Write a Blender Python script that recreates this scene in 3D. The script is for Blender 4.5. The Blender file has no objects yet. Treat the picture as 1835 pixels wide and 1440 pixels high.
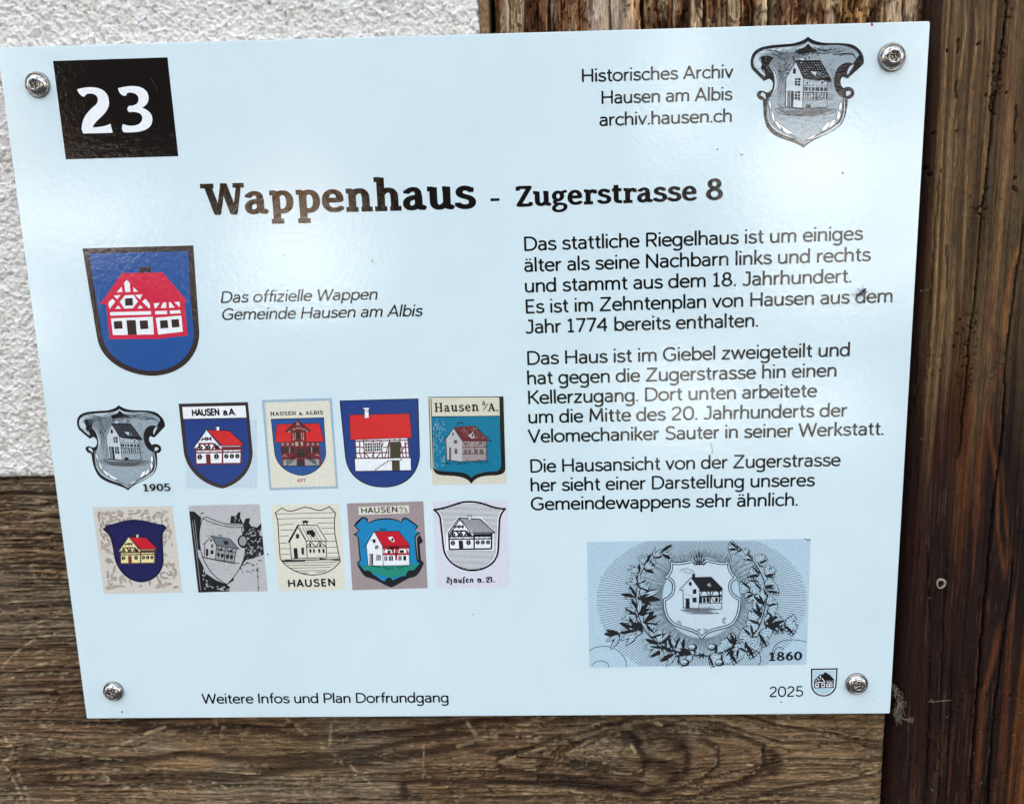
# Enamelled village information sign on the timber-framed wall of an old house.
import bpy, bmesh, math, random, re
import numpy as np
from mathutils import Vector, Matrix
from mathutils.geometry import delaunay_2d_cdt, tessellate_polygon

random.seed(7)
RNG = np.random.RandomState(11)
scene = bpy.context.scene
COL = scene.collection

# ------------------------------------------------------------------ camera
# solved from the four corners of the plate (0.350 x 0.279 m) in the photograph
IMW, IMH, FPX, CX, CY = 1835.0, 1440.0, 1590.0, 980.0, 720.0
RW = np.array([[0.99945196, -0.02165696, -0.025035],
               [-0.0164066, -0.98094426, 0.1935954],
               [-0.02875062, -0.19307857, -0.98076198]])
CP = np.array([0.04104388, 0.06816305, 0.35100161])      # plane coords: x right, y up, z out of the wall


def b3(v):                                               # plane coords -> Blender
    return Vector((v[0], -v[2], v[1]))


cam_d = bpy.data.cameras.new("camera")
cam = bpy.data.objects.new("camera", cam_d)
COL.objects.link(cam)
right, up, back = b3(RW[0]), b3(-RW[1]), b3(-RW[2])
m = Matrix((right, up, back)).transposed().to_4x4()
m.translation = b3(CP)
cam.matrix_world = m
cam_d.sensor_width = 36.0
cam_d.lens = 36.0 * FPX / IMW
cam_d.shift_x = -(CX - IMW / 2) / IMW
cam_d.clip_start = 0.01
cam_d.clip_end = 400.0
scene.camera = cam

# ------------------------------------------------------------------ world and sun
CLOUD = 9.0
SUN_EL = math.radians(36)
world = bpy.data.worlds.new("World")
scene.world = world
world.use_nodes = True
wn = world.node_tree
sky = wn.nodes.new("ShaderNodeTexSky")
sky.sky_type = 'NISHITA'
sky.sun_disc = False
sky.sun_elevation = SUN_EL
sky.sun_rotation = 0.0
sky.air_density = 1.0
sky.dust_density = 1.5
bg = wn.nodes["Background"]
bg.inputs["Strength"].default_value = 0.15
# broken white cloud over the whole sky
wtc = wn.nodes.new("ShaderNodeTexCoord")
wno = wn.nodes.new("ShaderNodeTexNoise")
wno.inputs["Scale"].default_value = 3.2
wno.inputs["Detail"].default_value = 7
wno.inputs["Roughness"].default_value = 0.55
wrp = wn.nodes.new("ShaderNodeValToRGB")
wrp.color_ramp.elements[0].position = 0.44
wrp.color_ramp.elements[1].position = 0.62
wmx = wn.nodes.new("ShaderNodeMix")
wmx.data_type = 'RGBA'
wmx.inputs[7].default_value = (CLOUD, CLOUD * 0.985, CLOUD * 0.94, 1)
wn.links.new(wtc.outputs["Generated"], wno.inputs["Vector"])
wn.links.new(wno.outputs["Fac"], wrp.inputs[0])
wn.links.new(wrp.outputs[0], wmx.inputs[0])
wn.links.new(sky.outputs[0], wmx.inputs[6])
wn.links.new(wmx.outputs[2], bg.inputs["Color"])

sd = bpy.data.lights.new("sun", 'SUN')
sun = bpy.data.objects.new("sun", sd)
COL.objects.link(sun)
sd.energy = 5.0
sd.angle = math.radians(0.5)
sd.color = (1.0, 0.95, 0.87)
# the sun stands behind the house: this wall lies in open shade
sdir = Vector((0.0, math.cos(SUN_EL), math.sin(SUN_EL)))
sun.rotation_euler = sdir.to_track_quat('Z', 'Y').to_euler()
sun.location = (0, 3, 6)

scene.view_settings.view_transform = 'Standard'
scene.view_settings.look = 'None'
scene.view_settings.gamma = 1.0
scene.view_settings.exposure = 2.05


# ------------------------------------------------------------------ helpers
def ray(px, py, y=0.0):
    """point where the line of sight through a photograph pixel meets the wall-parallel plane y"""
    d = RW.T @ np.array([(px - CX) / FPX, (py - CY) / FPX, 1.0])
    t = (-y - CP[2]) / d[2]
    q = CP + d * t
    return q[0], q[1]                                    # x, z in Blender


def rays(P, y=0.0):
    P = np.asarray(P, float)
    D = np.stack([(P[:, 0] - CX) / FPX, (P[:, 1] - CY) / FPX, np.ones(len(P))], 1) @ RW
    t = (-y - CP[2]) / D[:, 2]
    Q = CP + D * t[:, None]
    return Q[:, :2]


def lin(c):
    c = [x / 255.0 for x in c]
    return tuple(x / 12.92 if x <= 0.04045 else ((x + 0.055) / 1.055) ** 2.4 for x in c)


def link_mesh(name, verts, faces, mats, parent=None, mi=None, smooth=False):
    me = bpy.data.meshes.new(name)
    me.from_pydata([tuple(v) for v in verts], [], faces)
    for mt in (mats if isinstance(mats, (list, tuple)) else [mats]):
        me.materials.append(mt)
    if mi is not None:
        me.polygons.foreach_set("material_index", np.array(mi, dtype=np.int32))
    if smooth:
        me.polygons.foreach_set("use_smooth", np.ones(len(me.polygons), dtype=bool))
    me.update()
    o = bpy.data.objects.new(name, me)
    COL.objects.link(o)
    if parent:
        o.parent = parent
    return o


def empty(name, loc, label, cat, group=None):
    o = bpy.data.objects.new(name, None)
    o.empty_display_size = 0.02
    COL.objects.link(o)
    o.location = loc
    tag(o, label, cat, group)
    return o


def tag(o, label=None, cat=None, group=None, kind=None):
    if label: o["label"] = label
    if cat: o["category"] = cat
    if group: o["group"] = group
    if kind: o["kind"] = kind
    return o


class NT:
    """tiny node-tree writer"""
    def __init__(s, name):
        s.m = bpy.data.materials.new(name)
        s.m.use_nodes = True
        s.t = s.m.node_tree
        s.b = s.t.nodes["Principled BSDF"]
        s._tc = None

    def n(s, typ, **kw):
        nd = s.t.nodes.new(typ)
        for k, v in kw.items():
            if k in nd.inputs.keys():
                nd.inputs[k].default_value = v
            else:
                setattr(nd, k, v)
        return nd

    def l(s, a, b):
        s.t.links.new(a, b)

    def obj(s, scale=(1, 1, 1)):
        if s._tc is None:
            s._tc = s.n("ShaderNodeTexCoord")
        mp = s.n("ShaderNodeMapping")
        mp.inputs["Scale"].default_value = scale
        s.l(s._tc.outputs["Object"], mp.inputs["Vector"])
        return mp.outputs[0]

    def noise(s, scale, detail=6, rough=0.6, vec=(1, 1, 1)):
        nd = s.n("ShaderNodeTexNoise")
        nd.inputs["Scale"].default_value = scale
        nd.inputs["Detail"].default_value = detail
        nd.inputs["Roughness"].default_value = rough
        s.l(s.obj(vec), nd.inputs["Vector"])
        return nd.outputs["Fac"]

    def ramp(s, fac, stops):
        r = s.n("ShaderNodeValToRGB")
        cr = r.color_ramp
        while len(cr.elements) < len(stops):
            cr.elements.new(0.5)
        for e, (p, c) in zip(cr.elements, stops):
            e.position = p
            e.color = (*c, 1) if len(c) == 3 else c
        s.l(fac, r.inputs[0])
        return r.outputs[0]

    def mix(s, a, b, fac, mode='MIX'):
        mx = s.n("ShaderNodeMix", data_type='RGBA', blend_type=mode)
        for sock, val in ((6, a), (7, b)):
            if isinstance(val, tuple):
                mx.inputs[sock].default_value = (*val[:3], 1)
            else:
                s.l(val, mx.inputs[sock])
        if isinstance(fac, (int, float)):
            mx.inputs[0].default_value = fac
        else:
            s.l(fac, mx.inputs[0])
        return mx.outputs[2]

    def bump(s, h, strength, dist, prev=None, to="Normal"):
        b = s.n("ShaderNodeBump")
        b.inputs["Strength"].default_value = strength
        b.inputs["Distance"].default_value = dist
        s.l(h, b.inputs["Height"])
        if prev is not None:
            s.l(prev, b.inputs["Normal"])
        return b.outputs[0]


def g3(v):
    return (v, v, v)


# numpy lattice noise -------------------------------------------------
def vnoise(x, y, seed=0):
    xi = np.floor(x).astype(np.int64); yi = np.floor(y).astype(np.int64)
    fx = x - xi; fy = y - yi
    fx = fx * fx * (3 - 2 * fx); fy = fy * fy * (3 - 2 * fy)

    def h(a, b):
        n = (a * 374761393 + b * 668265263 + seed * 1442695041) & 0xffffffff
        n = ((n ^ (n >> 13)) * 1274126177) & 0xffffffff
        n = ((n ^ (n >> 16)) * 2246822519) & 0xffffffff
        return ((n ^ (n >> 15)) & 0xffffff) / float(0xffffff)
    a = h(xi, yi); b = h(xi + 1, yi); c = h(xi, yi + 1); d = h(xi + 1, yi + 1)
    return (a * (1 - fx) + b * fx) * (1 - fy) + (c * (1 - fx) + d * fx) * fy


def fbm(x, y, octv=4, seed=0, gain=0.5):
    s = 0.0; a = 1.0; t = 0.0
    for i in range(octv):
        s = s + a * vnoise(x * 2 ** i + 17.3 * i, y * 2 ** i + 5.1 * i, seed + i)
        t += a; a *= gain
    return s / t


def sstep(a, b, x):
    t = np.clip((x - a) / (b - a), 0, 1)
    return t * t * (3 - 2 * t)


def seg_dist(X, Z, pts):
    """distance to a polyline, and the position along it 0..1"""
    best = np.full(X.shape, 1e9); along = np.zeros(X.shape)
    n = len(pts) - 1
    for i in range(n):
        ax, az = pts[i]; bx, bz = pts[i + 1]
        dx, dz = bx - ax, bz - az
        L = dx * dx + dz * dz + 1e-18
        t = np.clip(((X - ax) * dx + (Z - az) * dz) / L, 0, 1)
        d = np.hypot(X - ax - t * dx, Z - az - t * dz)
        w = d < best
        best = np.where(w, d, best); along = np.where(w, (i + t) / n, along)
    return best, along


def lines(lo, hi, f0, f1, fine, coarse):
    """grid lines: fine between f0 and f1, growing coarser towards lo and hi"""
    a = list(np.arange(f0, f1 + fine * 0.5, fine))
    for end, sgn in ((lo, -1), (hi, 1)):
        p = a[0] if sgn < 0 else a[-1]
        st = fine
        out = []
        while (p - end) * sgn < 0:
            st = min(st * 1.35, coarse)
            p = p + sgn * st
            if (p - end) * sgn > 0: p = end
            out.append(p)
        a = out[::-1] + a if sgn < 0 else a + out
    return np.array(a)


def height_grid(name, xs, zs, hfun, mat, y0, parent=None, depth=0.1, offs=None):
    """relief surface in the wall plane: y = y0 - height; colour attribute from hfun; sides run back into the wall"""
    X, Z = np.meshgrid(xs, zs)
    h, c, dx = hfun(X, Z)
    Xd = X + dx if dx is not None else X
    nz, nx = X.shape
    co = np.stack([Xd, y0 - h, Z], -1).reshape(-1, 3)
    idx = np.arange(nz * nx).reshape(nz, nx)
    f = np.stack([idx[:-1, :-1], idx[:-1, 1:], idx[1:, 1:], idx[1:, :-1]], -1).reshape(-1, 4)
    # skirt
    ring = np.concatenate([idx[0, :], idx[1:, -1], idx[-1, -2::-1], idx[-2:0:-1, 0]])
    bk = co[ring].copy(); bk[:, 1] = y0 + depth
    n0 = len(co)
    co = np.concatenate([co, bk])
    k = np.arange(len(ring)); k2 = (k + 1) % len(ring)
    sk = np.stack([ring[k2], ring[k], n0 + k, n0 + k2], -1)
    f = np.concatenate([f, sk])
    me = bpy.data.meshes.new(name)
    me.vertices.add(len(co)); me.vertices.foreach_set("co", co.astype(np.float32).ravel())
    me.loops.add(f.size); me.loops.foreach_set("vertex_index", f.astype(np.int32).ravel())
    me.polygons.add(len(f))
    me.polygons.foreach_set("loop_start", np.arange(0, f.size, 4, dtype=np.int32))
    me.polygons.foreach_set("loop_total", np.full(len(f), 4, dtype=np.int32))
    me.polygons.foreach_set("use_smooth", np.ones(len(f), dtype=bool))
    me.update(calc_edges=True)
    if c is not None:
        cc = np.concatenate([c.reshape(-1, 3), c.reshape(-1, 3)[ring]])
        cc = np.concatenate([cc, np.ones((len(cc), 1))], 1)
        at = me.color_attributes.new("tone", 'FLOAT_COLOR', 'POINT')
        at.data.foreach_set("color", cc.astype(np.float32).ravel())
    me.materials.append(mat)
    o = bpy.data.objects.new(name, me)
    COL.objects.link(o)
    if parent: o.parent = parent
    return o
# ------------------------------------------------------------------ materials of the wall
def wood_material(name, grain_axis, fine=1.0, rough=0.75, spec=0.3, con=0.9):
    t = NT(name)
    at = t.n("ShaderNodeVertexColor", layer_name="tone")
    # long fibres along the grain
    v1 = (1, 1, 0.035) if grain_axis == 'Z' else (0.035, 1, 1)
    v2 = (1, 1, 0.12) if grain_axis == 'Z' else (0.12, 1, 1)
    a = t.noise(2300 * fine, 6, 0.7, v1)
    b = t.noise(3200 * fine, 3, 0.6, v2)
    c = t.noise(260, 5, 0.6)
    col = t.mix(at.outputs[0], t.ramp(a, [(0.34, g3(0.25)), (0.5, g3(0.9)), (0.68, g3(1.7))]), con, 'MULTIPLY')
    col = t.mix(col, t.ramp(b, [(0.36, g3(0.5)), (0.55, g3(1.05)), (0.8, g3(1.3))]), 0.7, 'MULTIPLY')
    col = t.mix(col, t.ramp(c, [(0.3, (0.78, 0.76, 0.74)), (0.7, (1.18, 1.15, 1.1))]), 0.6, 'MULTIPLY')
    t.l(col, t.b.inputs["Base Color"])
    t.b.inputs["Roughness"].default_value = rough
    t.b.inputs["Specular IOR Level"].default_value = spec
    n = t.bump(a, 1.0, 0.0010)
    n = t.bump(b, 0.8, 0.0005, n)
    t.l(n, t.b.inputs["Normal"])
    return t.m


M_oak = wood_material("weathered_oak", 'X', 1.0, 0.75, 0.3, 0.7)
M_post = wood_material("dark_stained_timber", 'Z', 0.8, 0.7, 0.16, 0.5)
M_grey = wood_material("splintered_grey_timber", 'Z', 0.9, 0.85, 0.2)

t = NT("rough_white_plaster")
at = t.n("ShaderNodeVertexColor", layer_name="tone")
s1 = t.noise(1500, 5, 0.7)
s2 = t.noise(18, 4, 0.6)
c = t.mix(at.outputs[0], t.ramp(s1, [(0.3, g3(0.86)), (0.6, g3(1.0))]), 1.0, 'MULTIPLY')
c = t.mix(c, t.ramp(s2, [(0.35, (0.93, 0.93, 0.92)), (0.65, (1, 1, 1))]), 1.0, 'MULTIPLY')
t.l(c, t.b.inputs["Base Color"])
t.b.inputs["Roughness"].default_value = 0.9
t.b.inputs["Specular IOR Level"].default_value = 0.2
t.l(t.bump(s1, 0.9, 0.0007), t.b.inputs["Normal"])
M_plaster = t.m

t = NT("sandy_mortar")
s1 = t.noise(700, 6, 0.7)
s2 = t.noise(2600, 3, 0.7)
c = t.ramp(s1, [(0.3, (0.10, 0.055, 0.028)), (0.5, (0.27, 0.165, 0.085)), (0.72, (0.42, 0.30, 0.18))])
t.l(c, t.b.inputs["Base Color"])
t.b.inputs["Roughness"].default_value = 0.95
n = t.bump(s1, 0.9, 0.0012)
t.l(t.bump(s2, 0.6, 0.0005, n), t.b.inputs["Normal"])
M_mortar = t.m


def plain(name, col, rough=0.6, metal=0.0, spec=0.5, emis=None):
    t = NT(name)
    nz = t.noise(9, 4, 0.6)
    c = t.ramp(nz, [(0.3, tuple(x * 0.85 for x in col)), (0.7, tuple(min(1, x * 1.1) for x in col))])
    t.l(c, t.b.inputs["Base Color"])
    t.b.inputs["Roughness"].default_value = rough
    t.b.inputs["Metallic"].default_value = metal
    t.b.inputs["Specular IOR Level"].default_value = spec
    return t.m


# ------------------------------------------------------------------ the plaster infill
ZJ = ray(60, 858, 0.004)[1]                      # top of the sill beam / bottom of the plaster
XP = ray(858, 30, 0.006)[0]                      # right edge of the plaster


def plaster_h(X, Z):
    wx = (fbm(X * 260, Z * 260, 2, 3) - 0.5) * 0.004
    a = fbm((X + wx) * 560, (Z - wx) * 560, 3, 5, 0.62)
    b = fbm(X * 1300 + 3, Z * 1300, 2, 9, 0.6)
    c = fbm(X * 45, Z * 45, 3, 15)
    grains = np.maximum(0, fbm(X * 760, Z * 760, 2, 31) - 0.52) * 3.2
    pits = np.maximum(0, 0.36 - fbm(X * 520, Z * 520, 2, 41)) * 5
    h = 0.0018 * (a - 0.5) + 0.0009 * (b - 0.5) + 0.0012 * (c - 0.5) + 0.0006 * grains - 0.0010 * pits
    # rounded lip at the bottom and at the right edge, a little ragged
    eb = (Z - ZJ) + 0.0012 * (fbm(X * 180, Z * 0, 3, 8) - 0.5)
    er = (XP - X) + 0.003 * (fbm(Z * 160, X * 0, 3, 12) - 0.5)
    lip = np.minimum(eb, er)
    h = h - 0.003 * np.exp(-np.clip(lip, 0, 1) / 0.0010)
    base = np.array(lin((243, 243, 240)))
    c0 = np.ones(X.shape + (3,)) * base
    dirt = sstep(0.62, 0.8, fbm(X * 120 + 9, Z * 120, 4, 77))[..., None]
    c0 = c0 * (1 - 0.12 * dirt * np.array([0.7, 0.9, 1.2]))
    return h, c0, None


wall = empty("plaster_wall", (0, 0, 0), "rough white roughcast plaster panel behind the upper left of the sign", "wall")
xs = lines(-2.6, XP, -0.24, XP, 0.00034, 0.06)
zs = lines(ZJ, 2.4, ZJ, 0.172, 0.00034, 0.06)
height_grid("plaster", xs, zs, plaster_h, M_plaster, 0.0056, wall, 0.02)

# strip of bare sandy mortar between plaster and old timber
XM0, XM1 = XP + 0.0002, ray(877, 30, 0.009)[0]


def mortar_h(X, Z):
    h = 0.0022 * (fbm(X * 330, Z * 330, 4, 21, 0.6) - 0.5) - 0.002 * sstep(XM1 - 0.0025, XM1, X)
    return h, None, None


height_grid("mortar_joint", np.arange(XM0, XM1, 0.0004), lines(ZJ, 2.4, 0.10, 0.18, 0.0004, 0.05), mortar_h, M_mortar, 0.0068, wall, 0.02)

# ------------------------------------------------------------------ timbers
def tone(c):
    return np.array(lin(c))


# splintered grey upright timber behind the top of the sign
XG0, XG1 = ray(885, 30, 0.006)[0], ray(1661, 20, 0.006)[0]


def gx(px):
    return ray(px, 30, 0.006)[0]


GREY_STOPS = [(885, (150, 128, 104)), (905, (176, 156, 132)), (922, (110, 78, 56)), (945, (84, 56, 42)), (975, (120, 84, 58)),
              (992, (176, 160, 142)), (1008, (150, 104, 68)), (1025, (184, 168, 150)), (1045, (140, 96, 66)), (1058, (160, 152, 146)),
              (1090, (158, 150, 142)), (1125, (150, 140, 128)), (1140, (170, 140, 106)), (1160, (168, 142, 112)), (1180, (140, 100, 66)),
              (1212, (158, 118, 78)), (1238, (104, 74, 52)), (1262, (150, 116, 82)), (1290, (186, 160, 128)), (1320, (172, 140, 104)),
              (1345, (112, 78, 52)), (1380, (190, 172, 148)), (1430, (176, 148, 114)), (1480, (196, 172, 136)), (1520, (160, 128, 84)),
              (1560, (172, 140, 92)), (1600, (138, 124, 108)), (1640, (112, 100, 88)), (1661, (80, 66, 56))]
GREY_CRACKS = [(983, 4.2), (1094.5, 1.2), (1153, 3.2), (1181, 1.2), (1207.5, 1.4), (1265, 2.4), (1352, 2.4), (1383, 4.6), (1421, 1.0), (1468, 1.2),
               (1512, 1.4), (1541, 0.9), (1588, 1.3), (1622, 1.8), (911, 1.0), (938, 1.8), (962, 1.2), (1006, 1.0), (1040, 1.1), (1305, 1.2), (1330, 1.0)]
gp = np.array([gx(p) for p, _ in GREY_STOPS]); gc = np.array([tone(c) for _, c in GREY_STOPS])


def grey_h(X, Z):
    wob = 0.0022 * (fbm(Z * 38, X * 22, 3, 4) - 0.5) + 0.0008 * (fbm(Z * 160, X * 60, 2, 6) - 0.5)
    U = X + wob
    h = 0.0012 * (fbm(U * 110, Z * 7, 3, 51) - 0.5) + 0.0009 * (fbm(U * 620, Z * 30, 3, 52) - 0.5) + 0.0007 * (fbm(U * 1500, Z * 70, 2, 53) - 0.5)
    # torn splinters: terraces that break off across the grain
    torn = 1 - 0.85 * np.exp(-((X - gx(1092)) / 0.008) ** 4)
    wz = Z + 0.006 * (fbm(U * 700, Z * 60, 2, 56) - 0.5)
    t1 = sstep(0.50, 0.515, fbm(U * 210, wz * 60, 4, 54, 0.6))
    t2 = sstep(0.54, 0.555, fbm(U * 430 + 8, wz * 120, 3, 58, 0.6))
    t3 = sstep(0.60, 0.61, fbm(U * 800 + 3, wz * 260, 2, 59))
    gone = np.clip(t1 * 0.7 + t2 * 0.6, 0, 1) * torn
    h = h - 0.0016 * t1 * torn - 0.0012 * t2 * torn - 0.0008 * t3 * torn
    for px, w in GREY_CRACKS:
        wd = w * 0.00011 * (0.6 + 0.8 * vnoise(Z * 30 + px, Z * 0, 3))
        d = np.abs(U - gx(px))
        h = h - (0.011 if w >= 2.4 else 0.003) * (1 - sstep(wd * 0.6, wd * 1.5 + (0.0003 if w >= 2.4 else 0.0001), d))
    edge = np.minimum(U - XG0, XG1 - U)
    h = h - 0.003 * np.exp(-np.clip(edge, 0, 1) / 0.0015)
    cc = np.stack([np.interp(U, gp, gc[:, k]) for k in range(3)], -1)
    n1 = fbm(U * 380 + 5, Z * 24, 4, 61, 0.6)[..., None]
    cc = cc * (0.12 + 1.6 * sstep(0.2, 0.8, n1))
    rb = (gone * 0.85)[..., None]
    fresh = np.stack([np.interp(fbm(U * 90, Z * 30, 2, 63), [0.3, 0.5, 0.7], [tone(q)[k] for q in ((64, 38, 28), (128, 84, 50), (170, 124, 78))]) for k in range(3)], -1)
    cc = cc * 1.25 * (1 - rb) + rb * fresh * (0.35 + 1.3 * n1)
    pale = sstep(0.60, 0.68, fbm(U * 240 + 2, Z * 24, 3, 64))[..., None]
    cc = cc * (1 - pale) + pale * tone((206, 190, 166))
    cc = cc * np.array([1.08, 0.97, 0.84])
    return h, np.clip(cc, 0, 0.8), None


zs = lines(ZJ + 0.02, 2.4, 0.118, 0.172, 0.00035, 0.05)
og = height_grid("weathered_timber", np.arange(XG0, XG1, 0.00035), zs, grey_h, M_grey, 0.0085, None, 0.11)
tag(og, "splintered, bleached upright timber with deep cracks above the top edge of the sign", "timber")

# horizontal sill beam under the plaster
XS1 = ray(1592, 1330, 0.004)[0]
KN = ray(1195, 1352, 0.004)
SCR = []                                          # pale scratches (photo pixels on the beam face)
for pts, w, a in [
    ([(0, 1212), (60, 1196), (118, 1181)], 2.6, .6), ([(0, 1195), (20, 1175), (55, 1150), (118, 1130)], 3.2, .75), ([(0, 1145), (60, 1120), (126, 1100)], 2.2, .6),
    ([(0, 1218), (45, 1215), (115, 1211)], 2.8, .65), ([(0, 1085), (60, 1072), (125, 1066)], 2.0, .55), ([(15, 1332), (60, 1342), (125, 1356), (212, 1369)], 3.0, .75),
    ([(200, 1346), (240, 1325), (290, 1309)], 4.2, .8), ([(228, 1331), (240, 1352)], 3.5, .6), ([(0, 1373), (22, 1410), (34, 1440)], 4.0, .7),
    ([(290, 1381), (340, 1387), (460, 1392)], 3.0, .8), ([(25, 1390), (40, 1420), (46, 1440)], 5.0, .5), ([(0, 1322), (18, 1345), (12, 1362), (0, 1368)], 4.0, .6),
    ([(378, 1408), (420, 1425), (445, 1440)], 3.4, .65), ([(512, 1292), (545, 1322)], 4.6, .55), ([(590, 1298), (588, 1345)], 4.4, .5), ([(575, 1343), (615, 1375)], 5.0, .5),
    ([(625, 1378), (660, 1408), (680, 1424)], 3.2, .55), ([(758, 1340), (756, 1405)], 2.4, .55), ([(573, 1390), (575, 1422)], 2.2, .6), ([(540, 1418), (556, 1440)], 4.0, .6),
    ([(588, 1390), (590, 1408)], 2.0, .6), ([(835, 1300), (852, 1322)], 4.5, .5), ([(820, 1342), (870, 1326)], 7.0, .45), ([(168, 1308), (172, 1296), (178, 1290)], 1.6, .8),
    ([(395, 1310), (393, 1328)], 5.0, .5), ([(382, 1292), (384, 1305)], 5.0, .45), ([(100, 1400), (180, 1398), (200, 1412)], 8.0, .35), ([(330, 1415), (345, 1422)], 5.5, .4),
    ([(180, 1390), (188, 1402)], 4.0, .6), ([(96, 1060), (60, 1045), (50, 1020)], 7, .28), ([(0, 1258), (60, 1254), (130, 1250)], 1.6, .45), ([(480, 1440), (560, 1432), (700, 1436)], 2.4, .5),
    ([(660, 1372), (735, 1378), (752, 1382)], 2.4, .4), ([(1485, 1404), (1530, 1396), (1588, 1386)], 3.2, .75), ([(1380, 1418), (1440, 1410), (1490, 1402)], 2.6, .5),
    ([(1370, 1304), (1440, 1316), (1500, 1325)], 2.2, .45), ([(1180, 1300), (1186, 1307)], 5, .6), ([(1395, 1440), (1450, 1425), (1520, 1408)], 1.6, .4)]:
    SCR.append((rays(pts, 0.004), w * 0.00021 / 2, a))
BANDS = []                                        # dark long latewood bands
for pts, w in [
    ([(0, 1376), (100, 1370), (250, 1366), (330, 1356), (440, 1368), (560, 1366), (640, 1350), (760, 1330), (900, 1306)], 9),
    ([(0, 1412), (120, 1402), (300, 1398), (440, 1398), (540, 1380), (680, 1370), (800, 1345), (900, 1335)], 12),
    ([(0, 1392), (100, 1384), (200, 1374)], 6), ([(200, 1322), (300, 1308), (440, 1306), (540, 1328), (700, 1318), (860, 1298), (980, 1292)], 9),
    ([(155, 1304), (300, 1292), (420, 1288)], 5), ([(700, 1410), (800, 1406), (1000, 1408), (1100, 1420), (1180, 1440)], 8), ([(0, 1236), (90, 1232), (140, 1228)], 5),
    ([(0, 1030), (60, 1032), (120, 1036)], 3), ([(0, 935), (110, 930)], 4), ([(0, 905), (60, 910), (110, 900)], 4), ([(720, 1405), (726, 1440)], 14), ([(1130, 1310), (1215, 1306)], 12)]:
    BANDS.append((rays(pts, 0.004), w * 0.00021 / 2))
KPX = [([(325, 250), (450, 172), (560, 118), (640, 138), (705, 240), (690, 305), (600, 306), (450, 288), (330, 262)], 11, .8),
       ([(90, 258), (100, 238), (200, 202), (330, 160), (480, 122), (600, 92), (680, 66)], 9, .8), ([(92, 262), (110, 284), (250, 308), (420, 326), (600, 344), (720, 362)], 16, .9),
       ([(850, 175), (882, 230), (872, 300), (800, 350), (700, 392)], 16, .8), ([(905, 150), (1002, 192), (1004, 270), (935, 332), (800, 382), (650, 404)], 11, .8),
       ([(950, 110), (1100, 148), (1192, 188), (1196, 280), (1110, 342), (920, 392)], 16, .8), ([(1210, 200), (1240, 230), (1245, 270), (1215, 310)], 30, .55),
       ([(1060, 50), (1250, 98), (1400, 126), (1550, 160), (1720, 172)], 8, .7), ([(1720, 290), (1550, 326), (1400, 348), (1250, 376), (1060, 420)], 10, .7),
       ([(700, 160), (760, 150), (840, 165), (850, 220)], 46, .75), ([(700, 250), (780, 280), (850, 300)], 34, .6), ([(520, 104), (560, 99), (612, 100)], 9, 1.0), ([(600, 160), (650, 150), (690, 190)], 22, .5),
       ([(640, 262), (760, 258), (880, 266)], 2.5, .9), ([(0, 340), (260, 345), (520, 372), (700, 380)], 9, .7), ([(0, 398), (200, 404), (420, 392)], 9, .6), ([(250, 240), (310, 255), (250, 285)], 16, .5)]
for pts, w, a in KPX:
    BANDS.append((rays([(850 + x / 2.294, 1260 + y / 2.294) for x, y in pts], 0.004), w * 0.00021 / 2 / 1.5 * (0.75 + 0.25 * a)))
for pts, w, a in [([(1440, 330), (1530, 318), (1640, 298), (1695, 288)], 6, .6), ([(1250, 90), (1400, 112), (1540, 148), (1680, 160)], 5, .45), ([(340, 240), (480, 168), (600, 130)], 5, .5), ([(100, 250), (240, 208), (330, 178)], 5, .45),
                  ([(560, 296), (640, 306), (690, 290)], 5, .5), ([(1000, 190), (996, 262), (930, 318), (860, 352)], 4, .5), ([(1180, 196), (1186, 262), (1150, 310)], 4, .4), ([(395, 372), (450, 384), (480, 390)], 8, .5), ([(740, 88), (770, 102)], 9, .6),
                  ([(640, 184), (656, 200), (662, 214)], 6, .7), ([(160, 262), (200, 275), (250, 280)], 10, .4)]:
    SCR.append((rays([(850 + x / 2.294, 1260 + y / 2.294) for x, y in pts], 0.004), w * 0.00021 / 2 / 1.5, a))
KX, KZ = KN


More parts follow.
